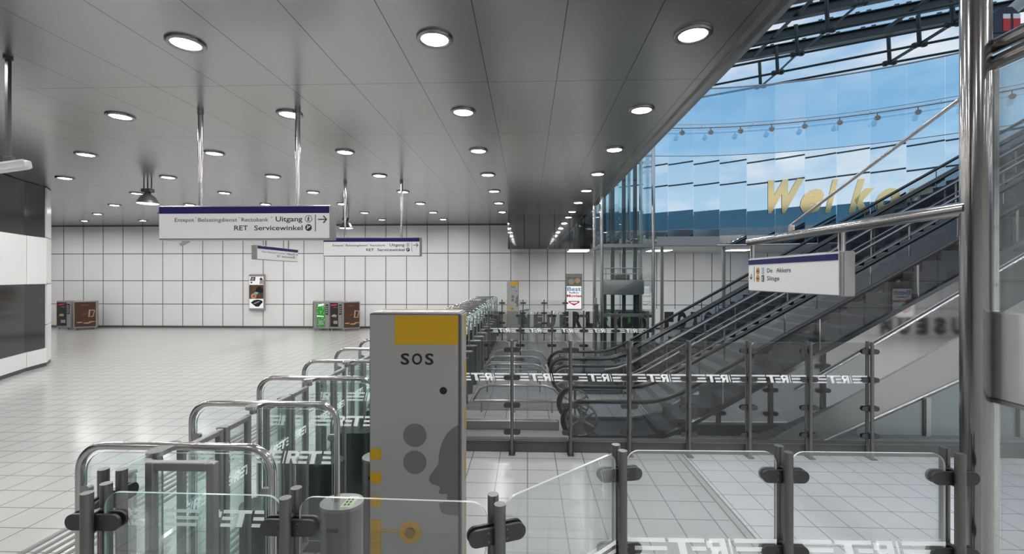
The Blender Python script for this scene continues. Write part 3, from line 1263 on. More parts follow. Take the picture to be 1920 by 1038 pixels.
XE = 10.8


def esc_line(x0, z, xk=XK, xe=XE):
    xs = [x0]
    x = max(x0, xk - .35)
    if x > x0:
        xs.append(x)
    while x < xk + .35:
        x += .07
        xs.append(x)
    xs += [xk + .8, xk + 2, xk + 4, xk + 6, xe]
    return [(x, incl(x, z, xk)) for x in xs if x <= xe]


NX = .42           # newel left end
def escalator(label, yf, yb, front_clad):
    t = thing('escalator', (0, (yf + yb) / 2, 0), label, 'escalator', 'escalators climbing to the street')
    oy = -(yf + yb) / 2
    HR, R = .455, .222
    zc = HR - R
    for s, y in ((-1, yf), (1, yb)):
        y += oy
        xk = XK
        arc = [(NX + R - R * math.sin(a), zc - R * math.cos(a)) for a in [PI * k / 18 for k in range(19)]]
        path = [(NX + R + .25, zc - R + .0)] + arc + esc_line(NX + R + .05, HR)
        b = MB()
        b.tube([(x, y, z) for x, z in path], .028, 'rubber', 10, sq=1.0)
        b.build('handrail', t)
        # glass balustrade
        top = [(NX + R - (R - .025) * math.sin(a), zc - (R - .025) * math.cos(a)) for a in [PI * k / 14 for k in range(15)]]
        up = [(x, z) for x, z in esc_line(NX + R + .05, HR - .03)]
        dn = [(x, z) for x, z in esc_line(NX + R + .05, .045)]
        b = MB()
        A = [p for p in top] + up
        # as a strip so the long sloping pane stays planar and clean
        lo_ = [(NX + R, zc - R + .025)] * len(top) + dn
        hi_ = A
        n = len(hi_)
        for yy, flipf in ((y - .005, 1), (y + .005, -1)):
            vs = [(x, yy, z) for x, z in hi_] + [(x, yy, z) for x, z in lo_]
            fs = []
            for i in range(n - 1):
                f = (i, i + 1, n + i + 1, n + i)
                fs.append(f if flipf < 0 else f[::-1])
            b.add(vs, fs, 'glass_bal')
        b.build('glass_balustrade', t)
        # newel wheel
        b = MB()
        rr = R - .035
        b.tube([(NX + R + rr * math.cos(2 * PI * k / 32), y, zc + rr * math.sin(2 * PI * k / 32)) for k in range(32)], .013, 'steel_mid', 8, closed=True)
        for k in range(6):
            a = PI / 6 + k * PI / 3
            p, q = Vector((NX + R + .03 * math.cos(a), y, zc + .03 * math.sin(a))), Vector((NX + R + rr * math.cos(a), y, zc + rr * math.sin(a)))
            b.tube([p, q], .016, 'steel_mid', 8, sq=.5)
        b.tube([(NX + R, y - .018, zc), (NX + R, y + .018, zc)], .045, 'steel_mid', 18)
        b.prism([(0, -.02), (.25, -.20), (.08, -.20)], (NX + R, y, zc), (1, 0, 0), (0, 0, 1), .02, 'steel_mid')
        b.build('newel_wheel', t)
        # deck and skirt under the glass
        b = MB()
        ln = esc_line(NX + .18, .045)
        lk = esc_line(NX + .18, .008)
        n = len(ln)
        for i in range(n - 1):
            (xa, za), (xb, zb) = ln[i], ln[i + 1]
            (xc, zc2), (xd, zd) = lk[i], lk[i + 1]
            vs = [(xa, y - .05, zc2 - .0), (xb, y - .05, zd - .0), (xb, y + .05, zd - .0), (xa, y + .05, zc2 - .0), (xa, y - .03, za), (xb, y - .03, zb), (xb, y + .03, zb), (xa, y + .03, za)]
            b.add(vs, [(0, 3, 2, 1), (4, 5, 6, 7), (0, 1, 5, 4), (2, 3, 7, 6)], 'deck_dark')
        b.build('deck', t)
        # glass joints and lamp blocks up the balustrade
        b = MB()
        for k in range(9):
            x = 2.3 + k * 1.12
            if x > XE - .2:
                break
            z = incl(x, .05)
            b.box((x, y - .008, z), (x + .012, y + .008, z + .37), 'steel')
        b.build('joint', t)
    # steps between the balustrades
    b = MB()
    x = NX + .15
    b.box((NX + .1, yf + oy + .055, .002), (XK - .3, yb + oy - .055, .014), 'step_metal')
    x = XK - .3
    while x < XE - .3:
        z0, z1 = incl(x, .0), incl(x + .24, .0)
        b.box((x, yf + oy + .055, z0 - .12), (x + .245, yb + oy - .055, max(z1, .016)), 'step_metal')
        x += .24
    b.build('step_band', t)
    # truss body underneath
    b = MB()
    for y0, y1 in ((yf + oy - .045, yb + oy + .045),):
        ln = esc_line(XK + .3, .0, XK)
        for i in range(len(ln) - 1):
            (xa, za), (xb, zb) = ln[i], ln[i + 1]
            da = min(za, .55)
            db = min(zb, .55)
            vs = [(xa, y0, za - da), (xb, y0, zb - db), (xb, y1, zb - db), (xa, y1, za - da), (xa, y0, za), (xb, y0, zb), (xb, y1, zb), (xa, y1, za)]
            b.add(vs, [(0, 3, 2, 1), (0, 1, 5, 4), (2, 3, 7, 6), (1, 2, 6, 5)], 'underside')
    b.build('truss_casing', t)
    return t


E1F, E1B = 5.47, 6.20
escalator('nearest escalator with glass sides and black handrails, before the stairs', E1F, E1B, True)
escalator('middle escalator beyond the granite stairs', 7.65, 8.30, False)
escalator('farthest escalator, next to the glass lift', 8.42, 9.10, False)

# outer cladding of the nearest escalator
YC = E1F - .06
t = thing('escalator_cladding', (0, YC, 0), 'polished and matte steel side cladding along the nearest escalator', 'cladding')


def pxz(px, py, Y=YC):
    p = on_y(px, py, Y)
    return (p.x, max(p.z, 0.002))


def ext(a, b, X):
    return a[1] + (b[1] - a[1]) * (X - a[0]) / (b[0] - a[0])


mA, mB_ = pxz(1450, 822), pxz(1700, 685)
lA, lB = pxz(1533, 832), pxz(1800, 712)
b = MB()
up = [(x, z) for x, z in esc_line(XK - .2, .012) if x <= 10.8]
poly_lo = []
for x, z in up:
    m = ext(mA, mB_, x)
    poly_lo.append((x, max(.002, min(z - .002, m))))
n = len(up)
b.add([(x, 0, z) for x, z in up] + [(x, 0, z) for x, z in poly_lo], [(n + i, n + i + 1, i + 1, i) for i in range(n - 1)], 'clad_mirror')
b.build('mirror_panel', t)
b = MB()
x0 = mA[0] - .05
xs = [mA[0] - (mA[1] - .002) / ((mB_[1] - mA[1]) / (mB_[0] - mA[0])), lA[0], 4.5, 6.5, 8.5, 10.8]
hi = [(x, max(.003, ext(mA, mB_, x))) for x in xs]
lo2 = [(x, max(.002, ext(lA, lB, x)) if x > lA[0] else .002) for x in xs]
n = len(xs)
for i in range(n - 1):
    vs = [(hi[i][0], -.02, hi[i][1]), (hi[i + 1][0], -.02, hi[i + 1][1]), (lo2[i + 1][0], -.02, lo2[i + 1][1]), (lo2[i][0], -.02, lo2[i][1]),
          (hi[i][0], .02, hi[i][1]), (hi[i + 1][0], .02, hi[i + 1][1]), (lo2[i + 1][0], .02, lo2[i + 1][1]), (lo2[i][0], .02, lo2[i][1])]
    b.add(vs, [(3, 2, 1, 0), (0, 1, 5, 4), (7, 4, 5, 6), (2, 3, 7, 6)], 'clad_matte')
b.build('lower_panel', t)
b = MB()
r1, r2 = pxz(1640, 643), pxz(1800, 549)
b.tube([(r1[0] - .9, -.03, ext(r1, r2, r1[0] - .9)), (11.0, -.03, ext(r1, r2, 11.0))], .014, 'steel', 10)
b.tube([(lA[0], -.025, .02), (11.0, -.025, ext(lA, lB, 11.0))], .02, 'steel_mid', 10)
b.build('trim_rail', t)
# glazed infill under it
t = thing('infill_screen', (0, YC - .05, 0), 'triangular green tinted glass infill under the rising steel cladding', 'glass screen')
b = MB()
xg0, xg1 = pxz(1600, 840)[0], 10.5
b.prism([(xg0, .14), (xg1, .14), (xg1, ext(lA, lB, xg1)), (xg0, max(.16, ext(lA, lB, xg0)))], (0, 0, 0), (1, 0, 0), (0, 0, 1), .01, 'glass_infill')
b.build('glass', t)
b = MB()
for px in (1732, 1905):
    xm = pxz(px, 800)[0]
    b.bbox((xm - .035, -.03, .13), (xm + .02, .03, ext(lA, lB, xm)), 'clad_matte', .003)
    b.bbox((xm - .06, -.02, .13), (xm - .037, .02, ext(lA, lB, xm - .05)), 'pod_dark', .003)
b.build('mullion', t)

# stairs between the escalators
t = thing('staircase', (0, 6.92, 0), 'granite staircase between the nearest and middle escalators', 'staircase')
b = MB()
x, z = 1.72, 0.0
while x < 10.6:
    b.box((x, -.62, max(0, z - .30)), (x + .187, .64, z + .106), 'step_granite')
    x += .186
    z += .106
b.build('flight', t)
b = MB()
for (xa, xb) in ((3.05, 10.6),):
    za, zb = (xa - 1.72) * .106 / .186, (xb - 1.72) * .106 / .186
    b.prism([(xa, za - .30), (xb, zb - .30), (xb, zb + .17), (xa, za + .17)], (0, -.64, 0), (1, 0, 0), (0, 0, 1), .03, 'underside')  # dark sheet added to darken the under-lit upper flight
b.build('shade_panel', t)
for y, name in ((-.22, 'near'), (.50, 'far')):
    b = MB()
    b.tube([(1.25, y, .44), (1.45, y, .47), (1.72, y, .57), (10.5, y, .57 + (10.5 - 1.72) * .106 / .186)], .019, 'rail_grey', 10)
    b.tube([(1.35, y, .30), (1.72, y, .40), (10.5, y, .40 + (10.5 - 1.72) * .106 / .186)], .011, 'rail_grey', 8)
    o = b.build('stair_rail', t)
    for k in range(7):
        xp = 1.55 + k * 1.3
        zz = 0 if xp < 1.72 else (int((xp - 1.72) / .186) + 1) * .106
        b = MB()
        b.cyl((xp, y, zz), (xp, y, .57 + (xp - 1.72) * .106 / .186), .014, 'steel', 10)
        b.build('rail_post', o)

# low guide rails leading to the newels
for k, (y, x0, x1, zt, zb, lab) in enumerate(((6.55, -.78, .40, .38, .16, 'low looped guide rail with glass before the stairs'), (7.68, -.80, .26, .47, .24, 'low guide rail leading to the middle escalator'),
                                              (8.40, -.80, .24, .475, .24, 'low guide rail between the two farther escalators'), (9.05, -.75, .30, .48, .24, 'low guide rail leading to the farthest escalator'))):
    t = thing('guide_rail', (0, y, 0), lab, 'guide rail', 'low guide rails by the escalators')
    b = MB()
    b.tube([(x0, 0, zb), (x0 + .1, 0, zt - .05), (x0 + .2, 0, zt), (x1 - .15, 0, zt), (x1 - .02, 0, zt - .04), (x1 + .1, 0, zb + .02)], .018, 'steel_mid', 10)
    b.tube([(x0, 0, zb), (x1 + .08, 0, zb)], .022, 'steel_mid', 10)
    b.build('rail', t)
    b = MB()
    b.prism([(x0 + .02, zb), (x1 + .06, zb), (x1 - .02, zt - .05), (x1 - .15, zt), (x0 + .2, zt), (x0 + .1, zt - .05)], (0, 0, 0), (1, 0, 0), (0, 0, 1), .006, 'glass_bal')
    b.build('glass', t)
    b = MB()
    for x in (x0 + .12, (x0 + x1) / 2, x1 - .05):
        b.cyl((x, 0, 0), (x, 0, zb), .014, 'steel_mid', 8)
    b.build('foot', t)
b = MB()
b.bbox((-.80, 5.78, 0), (.40, 5.86, .12), 'steel_mid', .01)
tag(b.build('kerb_rail'), 'low steel kerb rail beside the nearest escalator landing', 'guide rail')
b = MB()
b.box((-1.2, 5.165, 0.0005), (1.2, 5.78, .006), 'plate_grey')
tag(b.build('trim_8'), 'plain grey landing plate before the nearest escalator', kind='structure')


# ================================================================== GLASS LIFT
t = thing('glass_lift', (2.42, 11.75, 0), 'glass lift shaft with steel posts beyond the escalators', 'lift')
xw, yd = .62, .62
b = MB()
for x in (-xw, xw):
    for y in (-yd, yd):
        b.cyl((x, y, 0), (x, y, 7.0), .042, 'steel', 16)
b.build('post', t)
b = MB()
for z in (1.02, 2.70, 5.2, 6.95):
    for y in (-yd, yd):
        b.box((-xw, y - .03, z - .04), (xw, y + .03, z + .04), 'lift_grey')
    for x in (-xw, xw):
        b.box((x - .03, -yd, z - .04), (x + .03, yd, z + .04), 'lift_grey')
b.build('transom', t)
b = MB()
for y in (-yd, yd):
    b.box((-xw + .04, y - .005, .05), (xw - .04, y + .005, 6.9), 'glass_lift')
for x in (-xw, xw):
    b.box((x - .005, -yd + .04, .05), (x + .005, yd - .04, 6.9), 'glass_lift')
b.build('glass', t)
b = MB()
for x, y in ((-.20, .2), (.10, .25), (.38, .2)):
    b.box((x - .045, y, 0), (x + .045, y + .07, 6.9), 'pod_dark')
b.build('guide_column', t)
b = MB()
b.lathe((0, 0, 0), [(.0, 1.50), (.52, 1.50), (.54, 1.52), (.54, 1.84), (.52, 1.87), (0, 1.87)], 'lift_grey', 32)
b.build('car', t)
b = MB()
for z in (2.02, 2.16):
    b.tube([(.5 * math.cos(2 * PI * k / 24), .5 * math.sin(2 * PI * k / 24), z) for k in range(24)], .010, 'steel_mid', 6, closed=True)
for k in range(8):
    a = 2 * PI * k / 8
    b.cyl((.5 * math.cos(a), .5 * math.sin(a), 1.86), (.5 * math.cos(a), .5 * math.sin(a), 2.16), .010, 'steel_mid', 6)
b.bbox((-.15, -.2, 1.87), (.15, .2, 2.0), 'pod_dark', .01)
b.build('car_railing', t)
b = MB()
for x in (-.42, .42):
    b.box((x - .04, .1, .05), (x + .04, .2, 1.5), 'pod_dark')
b.build('car_frame', t)
b = MB()
b.box((-xw, -yd, 0), (xw, yd, .05), 'lift_grey')
b.build('threshold', t)
t = thing('lift_call_post', (1.62, 10.9, 0), 'slim steel call post standing left of the glass lift', 'call post')
b = MB()
b.bbox((-.03, -.03, 0), (.03, .03, 1.45), 'steel_mid', .004)
b.build('post', t)
b = MB()
b.bbox((-.04, -.045, .95), (.06, -.03, 1.3), 'pod_dark', .004)
b.build('panel', t)

# round slim columns to the soffit
for px, lab in ((1241, 'slim round steel column right of the lift'), (1357, 'slim round steel column behind the escalator rails')):
    p = on_y(px, 600, 13.4)
    t = thing('slim_column', (p.x, 13.4, 0), lab, 'column', 'slim columns under the soffit')
    b = MB()
    b.cyl((0, 0, 0), (0, 0, SZ - .002), .05, 'steel_mid', 16)
    b.build('shaft', t)
    b = MB()
    b.lathe((0, 0, 0), [(.09, 0), (.09, .015), (.05, .02)], 'steel_mid', 20)
    b.build('base_plate', t)

# ================================================================== ATRIUM FACADE
FC, FR = Vector((4.40, 3.28)), 9.62
WF = 0.705
root = bpy.data.objects.new('wall_atrium', None)
COL.objects.link(root)
tag(root, 'curved atrium wall with mirror panels below and clear glass above', kind='structure')
Z0f, Z1f, Z2f = SZ + .02, 5.31, 7.17
rnd = random.Random(3)
npan = 17
ang0 = math.asin((3.30 - FC.x) / FR) - .155
for i in range(npan):
    a0 = ang0 + i * WF / FR
    a1 = a0 + WF / FR
    p0 = Vector((FC.x + FR * math.sin(a0), FC.y + FR * math.cos(a0)))
    p1 = Vector((FC.x + FR * math.sin(a1), FC.y + FR * math.cos(a1)))
    mid = (p0 + p1) / 2
    d = (p1 - p0).normalized()
    nrm = Vector((d.y, -d.x))
    for (zA_, zB_, mat, nm, ti, tl) in ((Z0f, Z1f, 'mirror_facade', 'mirror_panel', .007, .003), (Z1f, Z2f, 'glass_facade', 'glass_panel', .005, .003)):
        b = MB()
        w2 = (p1 - p0).length / 2 - .004
        b.box((-w2, -.008, -(zB_ - zA_) / 2 + .004), (w2, .008, (zB_ - zA_) / 2 - .004), mat)
        o = b.build(nm, root)
        o.location = (mid.x, mid.y, (zA_ + zB_) / 2)
        o.rotation_euler = (rnd.uniform(-tl, tl), 0, math.atan2(d.y, d.x) + rnd.uniform(-ti, ti))


def arc_pts(r, z, a0=-.118, a1=1.05, n=40):
    return [(FC.x + r * math.sin(a0 + (a1 - a0) * k / n), FC.y + r * math.cos(a0 + (a1 - a0) * k / n), z) for k in range(n + 1)]


b = MB()
b.tube(arc_pts(FR, Z2f + .015), .022, 'steel_mid', 8)
b.build('coping', root)
b = MB()
b.tube(arc_pts(FR - .02, Z1f), .006, 'pod_dark', 6)
b.tube(arc_pts(FR + .015, Z0f - .02), .03, 'steel_mid', 6)
b.build('joint', root)

def ring(name, label, z0, z1, mat, r):
    b = MB()
    n = 44
    for k in range(n):
        a0, a1 = PI * .56 + PI * .88 * k / n, PI * .56 + PI * .88 * (k + 1) / n
        p, q = (FC.x + r * math.sin(a0), FC.y + r * math.cos(a0)), (FC.x + r * math.sin(a1), FC.y + r * math.cos(a1))
        p2, q2 = (FC.x + (r + .1) * math.sin(a0), FC.y + (r + .1) * math.cos(a0)), (FC.x + (r + .1) * math.sin(a1), FC.y + (r + .1) * math.cos(a1))
        b.add([(*p, z0), (*q, z0), (*q, z1), (*p, z1), (*p2, z0), (*q2, z0), (*q2, z1), (*p2, z1)], [(0, 1, 2, 3), (7, 6, 5, 4), (3, 2, 6, 7), (0, 4, 5, 1)], mat)
    return tag(b.build(name), label, kind='structure')


ring('wall_atrium_parapet', 'pale parapet of the atrium above the hall, seen mirrored', CZ + .36, 5.0, 'concrete', FR)
ring('wall_atrium_glazing', 'blue glazed band of the atrium above the hall, seen mirrored', 5.005, 6.2, 'blue_glazing', FR)
b = MB()
for zr in (7.9, 9.3):
    b.tube([(FC.x + FR * math.sin(PI * .56 + PI * .88 * k / 30), FC.y + FR * math.cos(PI * .56 + PI * .88 * k / 30), zr) for k in range(31)], .05, 'truss', 8)
tag(b.build('trim_9'), 'dark curved rails of the atrium above the hall, seen mirrored', kind='structure')
t = thing('light_rail', (FC.x, FC.y, 6.02), 'thin curved steel rail of little spotlights along the atrium wall', 'light rail')
b = MB()
b.tube([(x - FC.x, y - FC.y, 0) for x, y, z in arc_pts(FR - .25, 0)], .019, 'steel_mid', 8)
b.tube([(x - FC.x, y - FC.y, .09) for x, y, z in arc_pts(FR - .25, 0)], .008, 'steel_mid', 6)
b.build('rail', t)
b = MB()
for k in range(9):
    a = -.1 + 1.12 * k / 8
    b.cyl(((FR - .25) * math.sin(a), (FR - .25) * math.cos(a), 0.05), ((FR - .01) * math.sin(a), (FR - .01) * math.cos(a), .05), .008, 'steel_mid', 6)
b.build('bracket', t)
sp = thing('spotlight', (0, 0, 0), 'x', 'spotlight', 'little spotlights on the curved rail')
b = MB()
b.tube([(0, .05, 0), (0, 0, -.015), (0, -.05, -.03)], .062, 'steel_mid', 14)
b.build('head', sp)
b = MB()
b.cyl((0, 0, .04), (0, 0, .0995), .010, 'pod_dark', 6)
b.build('stem', sp)
index_kids(sp)
for k in range(14):
    a = -.10 + k * .082
    loc = (FC.x + (FR - .25) * math.sin(a), FC.y + (FR - .25) * math.cos(a), 5.90)
    lab = 'little round spotlight under the curved rail, %s from the left' % ORD[k]
    if k == 0:
        sp.location = loc
        sp.rotation_euler.z = -a
        sp['label'] = lab
    else:
        dup(sp, loc, -a, lab)

# gold lettering on the curved wall
t = thing('gold_lettering', (0, 0, 0), 'large gold slanted welcome lettering on the curved mirror wall', 'lettering')
word = 'Welkom'
starts = [1440, 1500, 1546, 1590, 1640, 1690]
ends = [1508, 1545, 1572, 1640, 1688, 1762]
for ch, s0, e0 in zip(word, starts, ends):
    # meet the wall circle along the letter's mid ray
    def hit(px):
        d = ray(px, 400)
        dx, dy = d.x, d.y
        A = dx * dx + dy * dy
        B = -2 * (dx * FC.x + dy * FC.y)
        C = FC.x ** 2 + FC.y ** 2 - (FR - .03) ** 2
        k = (-B + math.sqrt(B * B - 4 * A * C)) / (2 * A)
        return Vector((dx * k, dy * k, 0))
    pA, pB = hit(s0), hit(e0)
    zz = EYE + (519 - 398) / F * (pA.y)
    cap = 56.0 / F * pA.y
    if ch in 'eom':
        cap = cap
    d = (pB - pA)
    w = d.length
    d.normalize()
    vs, fs, x0, x1 = text_geo(ch, .055, .40)
    sx = w / (x1 - x0)
    sy = cap / CAP
    b = MB()
    nn = Vector((d.y, -d.x, 0))
    base = Vector((pA.x, pA.y, zz))
    F1 = [base + d * ((v.x - x0) * sx) + Vector((0, 0, v.y * sy)) + nn * .006 for v in vs]
    F2 = [p - nn * .012 for p in F1]
    b.add(F1, fs, 'gold')
    b.add(F2, [f[::-1] for f in fs], 'gold')
    b.build('letter', t)

# street deck and cabinet high at the right
b = MB()
q = on_y(1862, 130, 10.6)
b.bbox((10.85, 10.2, 6.95), (RX - .01, 10.62, 7.22), 'concrete', .01)
tag(b.build('street_deck'), 'pale street level deck edge high at the upper right', kind='structure')
p = on_y(1889, 72, 10.24)
t = thing('street_cabinet', (p.x, 10.24, 7.2205), 'dark navy street cabinet with two red windows high at the upper right', 'cabinet')
hC = on_y(1889, 22, 10.24).z - 7.222
b = MB()
b.bbox((-.30, 0, 0), (.27, .35, hC), 'navy_cab', .02)
b.prism([(-.25, 0), (.25, 0), (.12, .12), (-.12, .12)], (0, .17, hC), (1, 0, 0), (0, 0, 1), .3, 'navy_cab')
b.build('body', t)
for x in (-.02, .19):
    b = MB()
    b.box((x - .075, -.008, .05), (x + .075, 0.0, hC * .68), 'red')
    b.box((x - .075, -.008, hC * .68), (x + .075, 0.0, hC * .9), 'white_paint')
    b.build('window_panel', t)

# ================================================================== ROOF TRUSS
t = thing('roof_truss', (6, 12, 9), 'dark steel roof truss of beams, struts and tie rods over the atrium', 'roof truss')
org = Vector((6, 12, 9))
ZB, ZN = 9.0, 8.25
beams = [((1358, 112), (1560, 73)), ((1393, 79), (1560, 46)), ((1431, 38), (1560, 10)), ((1440, 6), (1560, -19))]
bl = []
for (p, q) in beams:
    A, B = on_z(p[0], p[1], ZB), on_z(q[0], q[1], ZB)
    bl.append((A, (B - A).normalized()))
d0 = bl[0][1]
d0 = sum((x[1] for x in bl), Vector()).normalized()
d0.z = 0
d0.normalize()
pn = Vector((-d0.y, d0.x, 0))
for A, _ in bl + [(bl[-1][0] - pn * 1.0 * (1 if pn.dot(bl[0][0] - bl[-1][0]) > 0 else -1), d0)]:
    b = MB()
    P, Q = A - d0 * 9 - org, A + d0 * 12 - org
    for (zo, hw, hh) in ((0.13, .09, .012), (-.13, .09, .012), (0, .012, .13)):
        vs = []
        for e in (P, Q):
            for sx, sz in ((-1, -1), (1, -1), (1, 1), (-1, 1)):
                vs.append(e + pn * (hw * sx) + Vector((0, 0, zo + hh * sz)))
        b.add(vs, [(0, 1, 2, 3), (7, 6, 5, 4), (0, 4, 5, 1), (1, 5, 6, 2), (2, 6, 7, 3), (3, 7, 4, 0)], 'truss')
    o = b.build('beam', t)
    b = MB()
    for k in range(16):
        c = A - d0 * 4 + d0 * (k * .85) - org + Vector((0, 0, .165))
        for s in (0, .25):
            e = c + d0 * s
            b.add([e + d0 * x + pn * y + Vector((0, 0, z)) for x in (-.05, .05) for y in (-.05, .05) for z in (-.02, .03)],
                  [(0, 1, 3, 2), (4, 6, 7, 5), (0, 4, 5, 1), (2, 3, 7, 6), (0, 2, 6, 4), (1, 5, 7, 3)], 'truss')
    b.build('bracket', o)
chainA = [(1426, 162), (1458, 136), (1495, 101), (1552, 57), (1612, 6)]
chainB = [(1668, 118), (1724, 84), (1787, 45), (1862, -8)]
nodes = {}
for nm, ch in (('a', chainA), ('b', chainB)):
    prev = None
    for i, (px, py) in enumerate(ch):
        n_ = on_z(px, py, ZN)
        b = MB()
        c = n_ - org
        b.tube([c - d0 * .13, c - d0 * .06, c + d0 * .06, c + d0 * .13], .06, 'truss', 10)
        for s in (-.1, .1):
            b.lathe(c + d0 * s, [(0, -.085), (.07, -.06), (.09, 0), (.07, .06), (0, .085)], 'truss', 12)
        b.build('node', t)
        b = MB()
        k = min(i, len(bl) - 1)
        topz = n_ + Vector((0, 0, ZB - ZN + .06)) + d0 * (-.03)
        b.tube([c, topz - org], .055, 'truss', 6)
        b.build('strut', t)
        nodes[nm, i] = n_
        if prev is not None:
            b = MB()
            b.cyl(prev - org, c, .030, 'truss', 8)
            if nm == 'b':
                off = Vector((0, 0, .05))
                b.cyl(prev - org + off, c + off, .014, 'truss', 8)
            b.build('tie_rod', t)
        prev = n_
for i in range(4):
    A, B = nodes['a', i], nodes['b', i]
    dd = (B - A).normalized()
    b = MB()
    b.cyl(A - dd * 5 - org, B + dd * 5 - org, .036, 'truss', 8)
    b.build('chord', t)
# sloping braces between beams
for (p, q) in (((1348, 58), (1530, -40)), ((1415, 104), (1500, 20)), ((1655, 58), (1745, -5)), ((1500, 22), (1560, -40))):
    A, B = on_z(p[0], p[1], ZB - .1), on_z(q[0], q[1], ZB - .05)
    b = MB()
    b.cyl(A - org, B - org, .045, 'truss', 10)
    b.build('brace', t)
b = MB()
b.tube([on_y(1850, 52, 11.6), on_y(1885, 30, 11.2), on_y(1925, -4, 10.8), on_y(2000, -60, 10.4)], .13, 'white_paint', 14)
tag(b.build('roof_edge_beam'), 'white curved roof edge beam at the upper right corner', 'beam')


# ================================================================== FAR WALL SIGNAGE
def wall_letters(text, x_start, pitch, y, z0, h, facing, label):
    t = thing('wall_lettering', (x_start, y, z0), label, 'lettering', rotz=0 if facing < 0 else PI)
    b = MB()
    n = len(text)
    b.box((-pitch * .8, .006, -.07), (pitch * n, .012, h + .12), 'band_white')
    b.build('band', t)
    for i, ch in enumerate(text):
        if ch == ' ':
            continue
        b = MB()
        vs, fs, xa, xb = text_geo(ch, .075)
        wl = pitch * .70
        put_text(b, ch, (i * pitch - wl / 2, 0, 0), (1, 0, 0), (0, 0, 1), wl, h, 'letter_black', .075)
        b.build('letter', t)
    ch = MB()
    for xg in (-.85 * pitch, 5.35 * pitch, 7.5 * pitch):
        ch.flat([(xg + .02, h * .98), (xg + .45, h * 1.22), (xg + .62, h * 1.22), (xg + .40, h * .85), (xg + .5, h * .5), (xg + .40, h * .15), (xg + .62, -h * .1), (xg + .30, -h * .1), (xg - .02, h * .45)], (0, .004, 0), (1, 0, 0), (0, 0, 1), 'green')
    ch.build('arrow_shape', t)
    return t


xN = on_y(985, 600, WY).x
wall_letters('NEDERLANDS FOTOMUSEUM', xN, .482, WY - .02, .105, .53, -1, 'black lettering on a white band low on the far wall, with green arrows')
wall_letters('NEDERLANDS FOTOMUSEUM', 13.5 + 17 * .57, .57, RY + .02, .10, .50, 1, 'black lettering on the wall behind the viewer, seen only mirrored in steel')


def poster_best(x, y, zb, w, h, facing, label):
    t = thing('poster_display', (x, y, zb), label, 'poster display', 'film poster displays', 0 if facing < 0 else PI)
    b = MB()
    b.bbox((-w / 2, -.06, 0), (w / 2, .0, h), 'sign_box', .006)
    b.build('frame', t)
    b = MB()
    b.box((-w / 2 + .03, -.064, .03), (w / 2 - .03, -.0603, h - .12), 'screen_white')
    b.build('screen', t)
    yq = -.066
    ax, ay = Vector((1, 0, 0)), Vector((0, 0, 1))
    b = MB()
    zt = h - .12
    zpb = h * .655
    b.flat([(-w / 2 + .03, zpb), (w / 2 - .03, zpb), (w / 2 - .03, zt), (-w / 2 + .03, zt)], (0, yq, 0), ax, ay, 'olive_photo')
    b.flat(circ(-.10, zpb + .17, .11, 20), (0, yq - .001, 0), ax, ay, 'plate_grey')
    b.flat(circ(-.09, zpb + .14, .075, 20), (0, yq - .002, 0), ax, ay, 'skin_photo')
    b.flat(circ(.13, zpb + .21, .10, 20), (0, yq - .001, 0), ax, ay, 'tan')
    b.flat(circ(.12, zpb + .17, .07, 20), (0, yq - .002, 0), ax, ay, 'skin_photo')
    b.flat([(-.24, zpb), (.22, zpb), (.16, zpb + .08), (0, zpb + .06), (-.18, zpb + .09)], (0, yq - .001, 0), ax, ay, 'olive_photo')
    b.build('photograph', t)
    b = MB()
    put_text(b, 'Best', (-w / 2 + .05, yq, h * .52), ax, ay, w * .84, h * .115, 'blue_text', .02)
    put_text(b, 'Redbox', (-w * .3, yq, h * .455), ax, ay, w * .6, h * .04, 'letter_black', .03)
    put_text(b, 'Movies', (-w / 2 + .035, yq, h * .35), ax, ay, w * .90, h * .075, 'red_text', .03)
    b.build('lettering', t)
    b = MB()
    b.flat([(-.2, h * .20), (0, h * .11), (.2, h * .20), (.2, h * .24), (-.2, h * .24)], (0, yq, 0), ax, ay, 'red_text')
    b.flat([(-.13, h * .19), (0, h * .165), (.13, h * .19), (.13, h * .215), (-.13, h * .215)], (0, yq - .001, 0), ax, ay, 'screen_white')
    b.build('emblem', t)


a, c = on_y(1061, 513, WY - .05), on_y(1091.5, 580, WY - .05)
poster_best((a.x + c.x) / 2, WY - .001, c.z, c.x - a.x, a.z - c.z, -1, 'tall lit film poster reading Best Redbox Movies on the far wall')
poster_best(12.35, RY + .001, .60, .66, 1.45, 1, 'film poster on the wall behind the viewer, seen only mirrored')

# display with the device pictures
a, c = on_y(467, 514, WY - .1), on_y(495, 582, WY - .1)
w, h = c.x - a.x, a.z - c.z
t = thing('advert_display', ((a.x + c.x) / 2, WY - .001, c.z), 'narrow lit advert display with three pictures on the white far wall', 'advert display')
b = MB()
b.bbox((-w / 2, -.11, 0), (w / 2, 0, h), 'machine_grey', .008)
b.build('housing', t)
ax, ay = Vector((1, 0, 0)), Vector((0, 0, 1))
yq = -.113
wi = w / 2 - .02
b = MB()
b.box((-wi, -.113, h * .71), (wi, -.1105, h * .94), 'screen_white')
b.box((-wi, -.113, h * .065), (wi, -.1105, h * .325), 'screen_white')
b.build('screen', t)
b = MB()
b.box((-wi, -.113, h * .325), (wi, -.1105, h * .71), 'brown_photo')
y1 = yq - .001
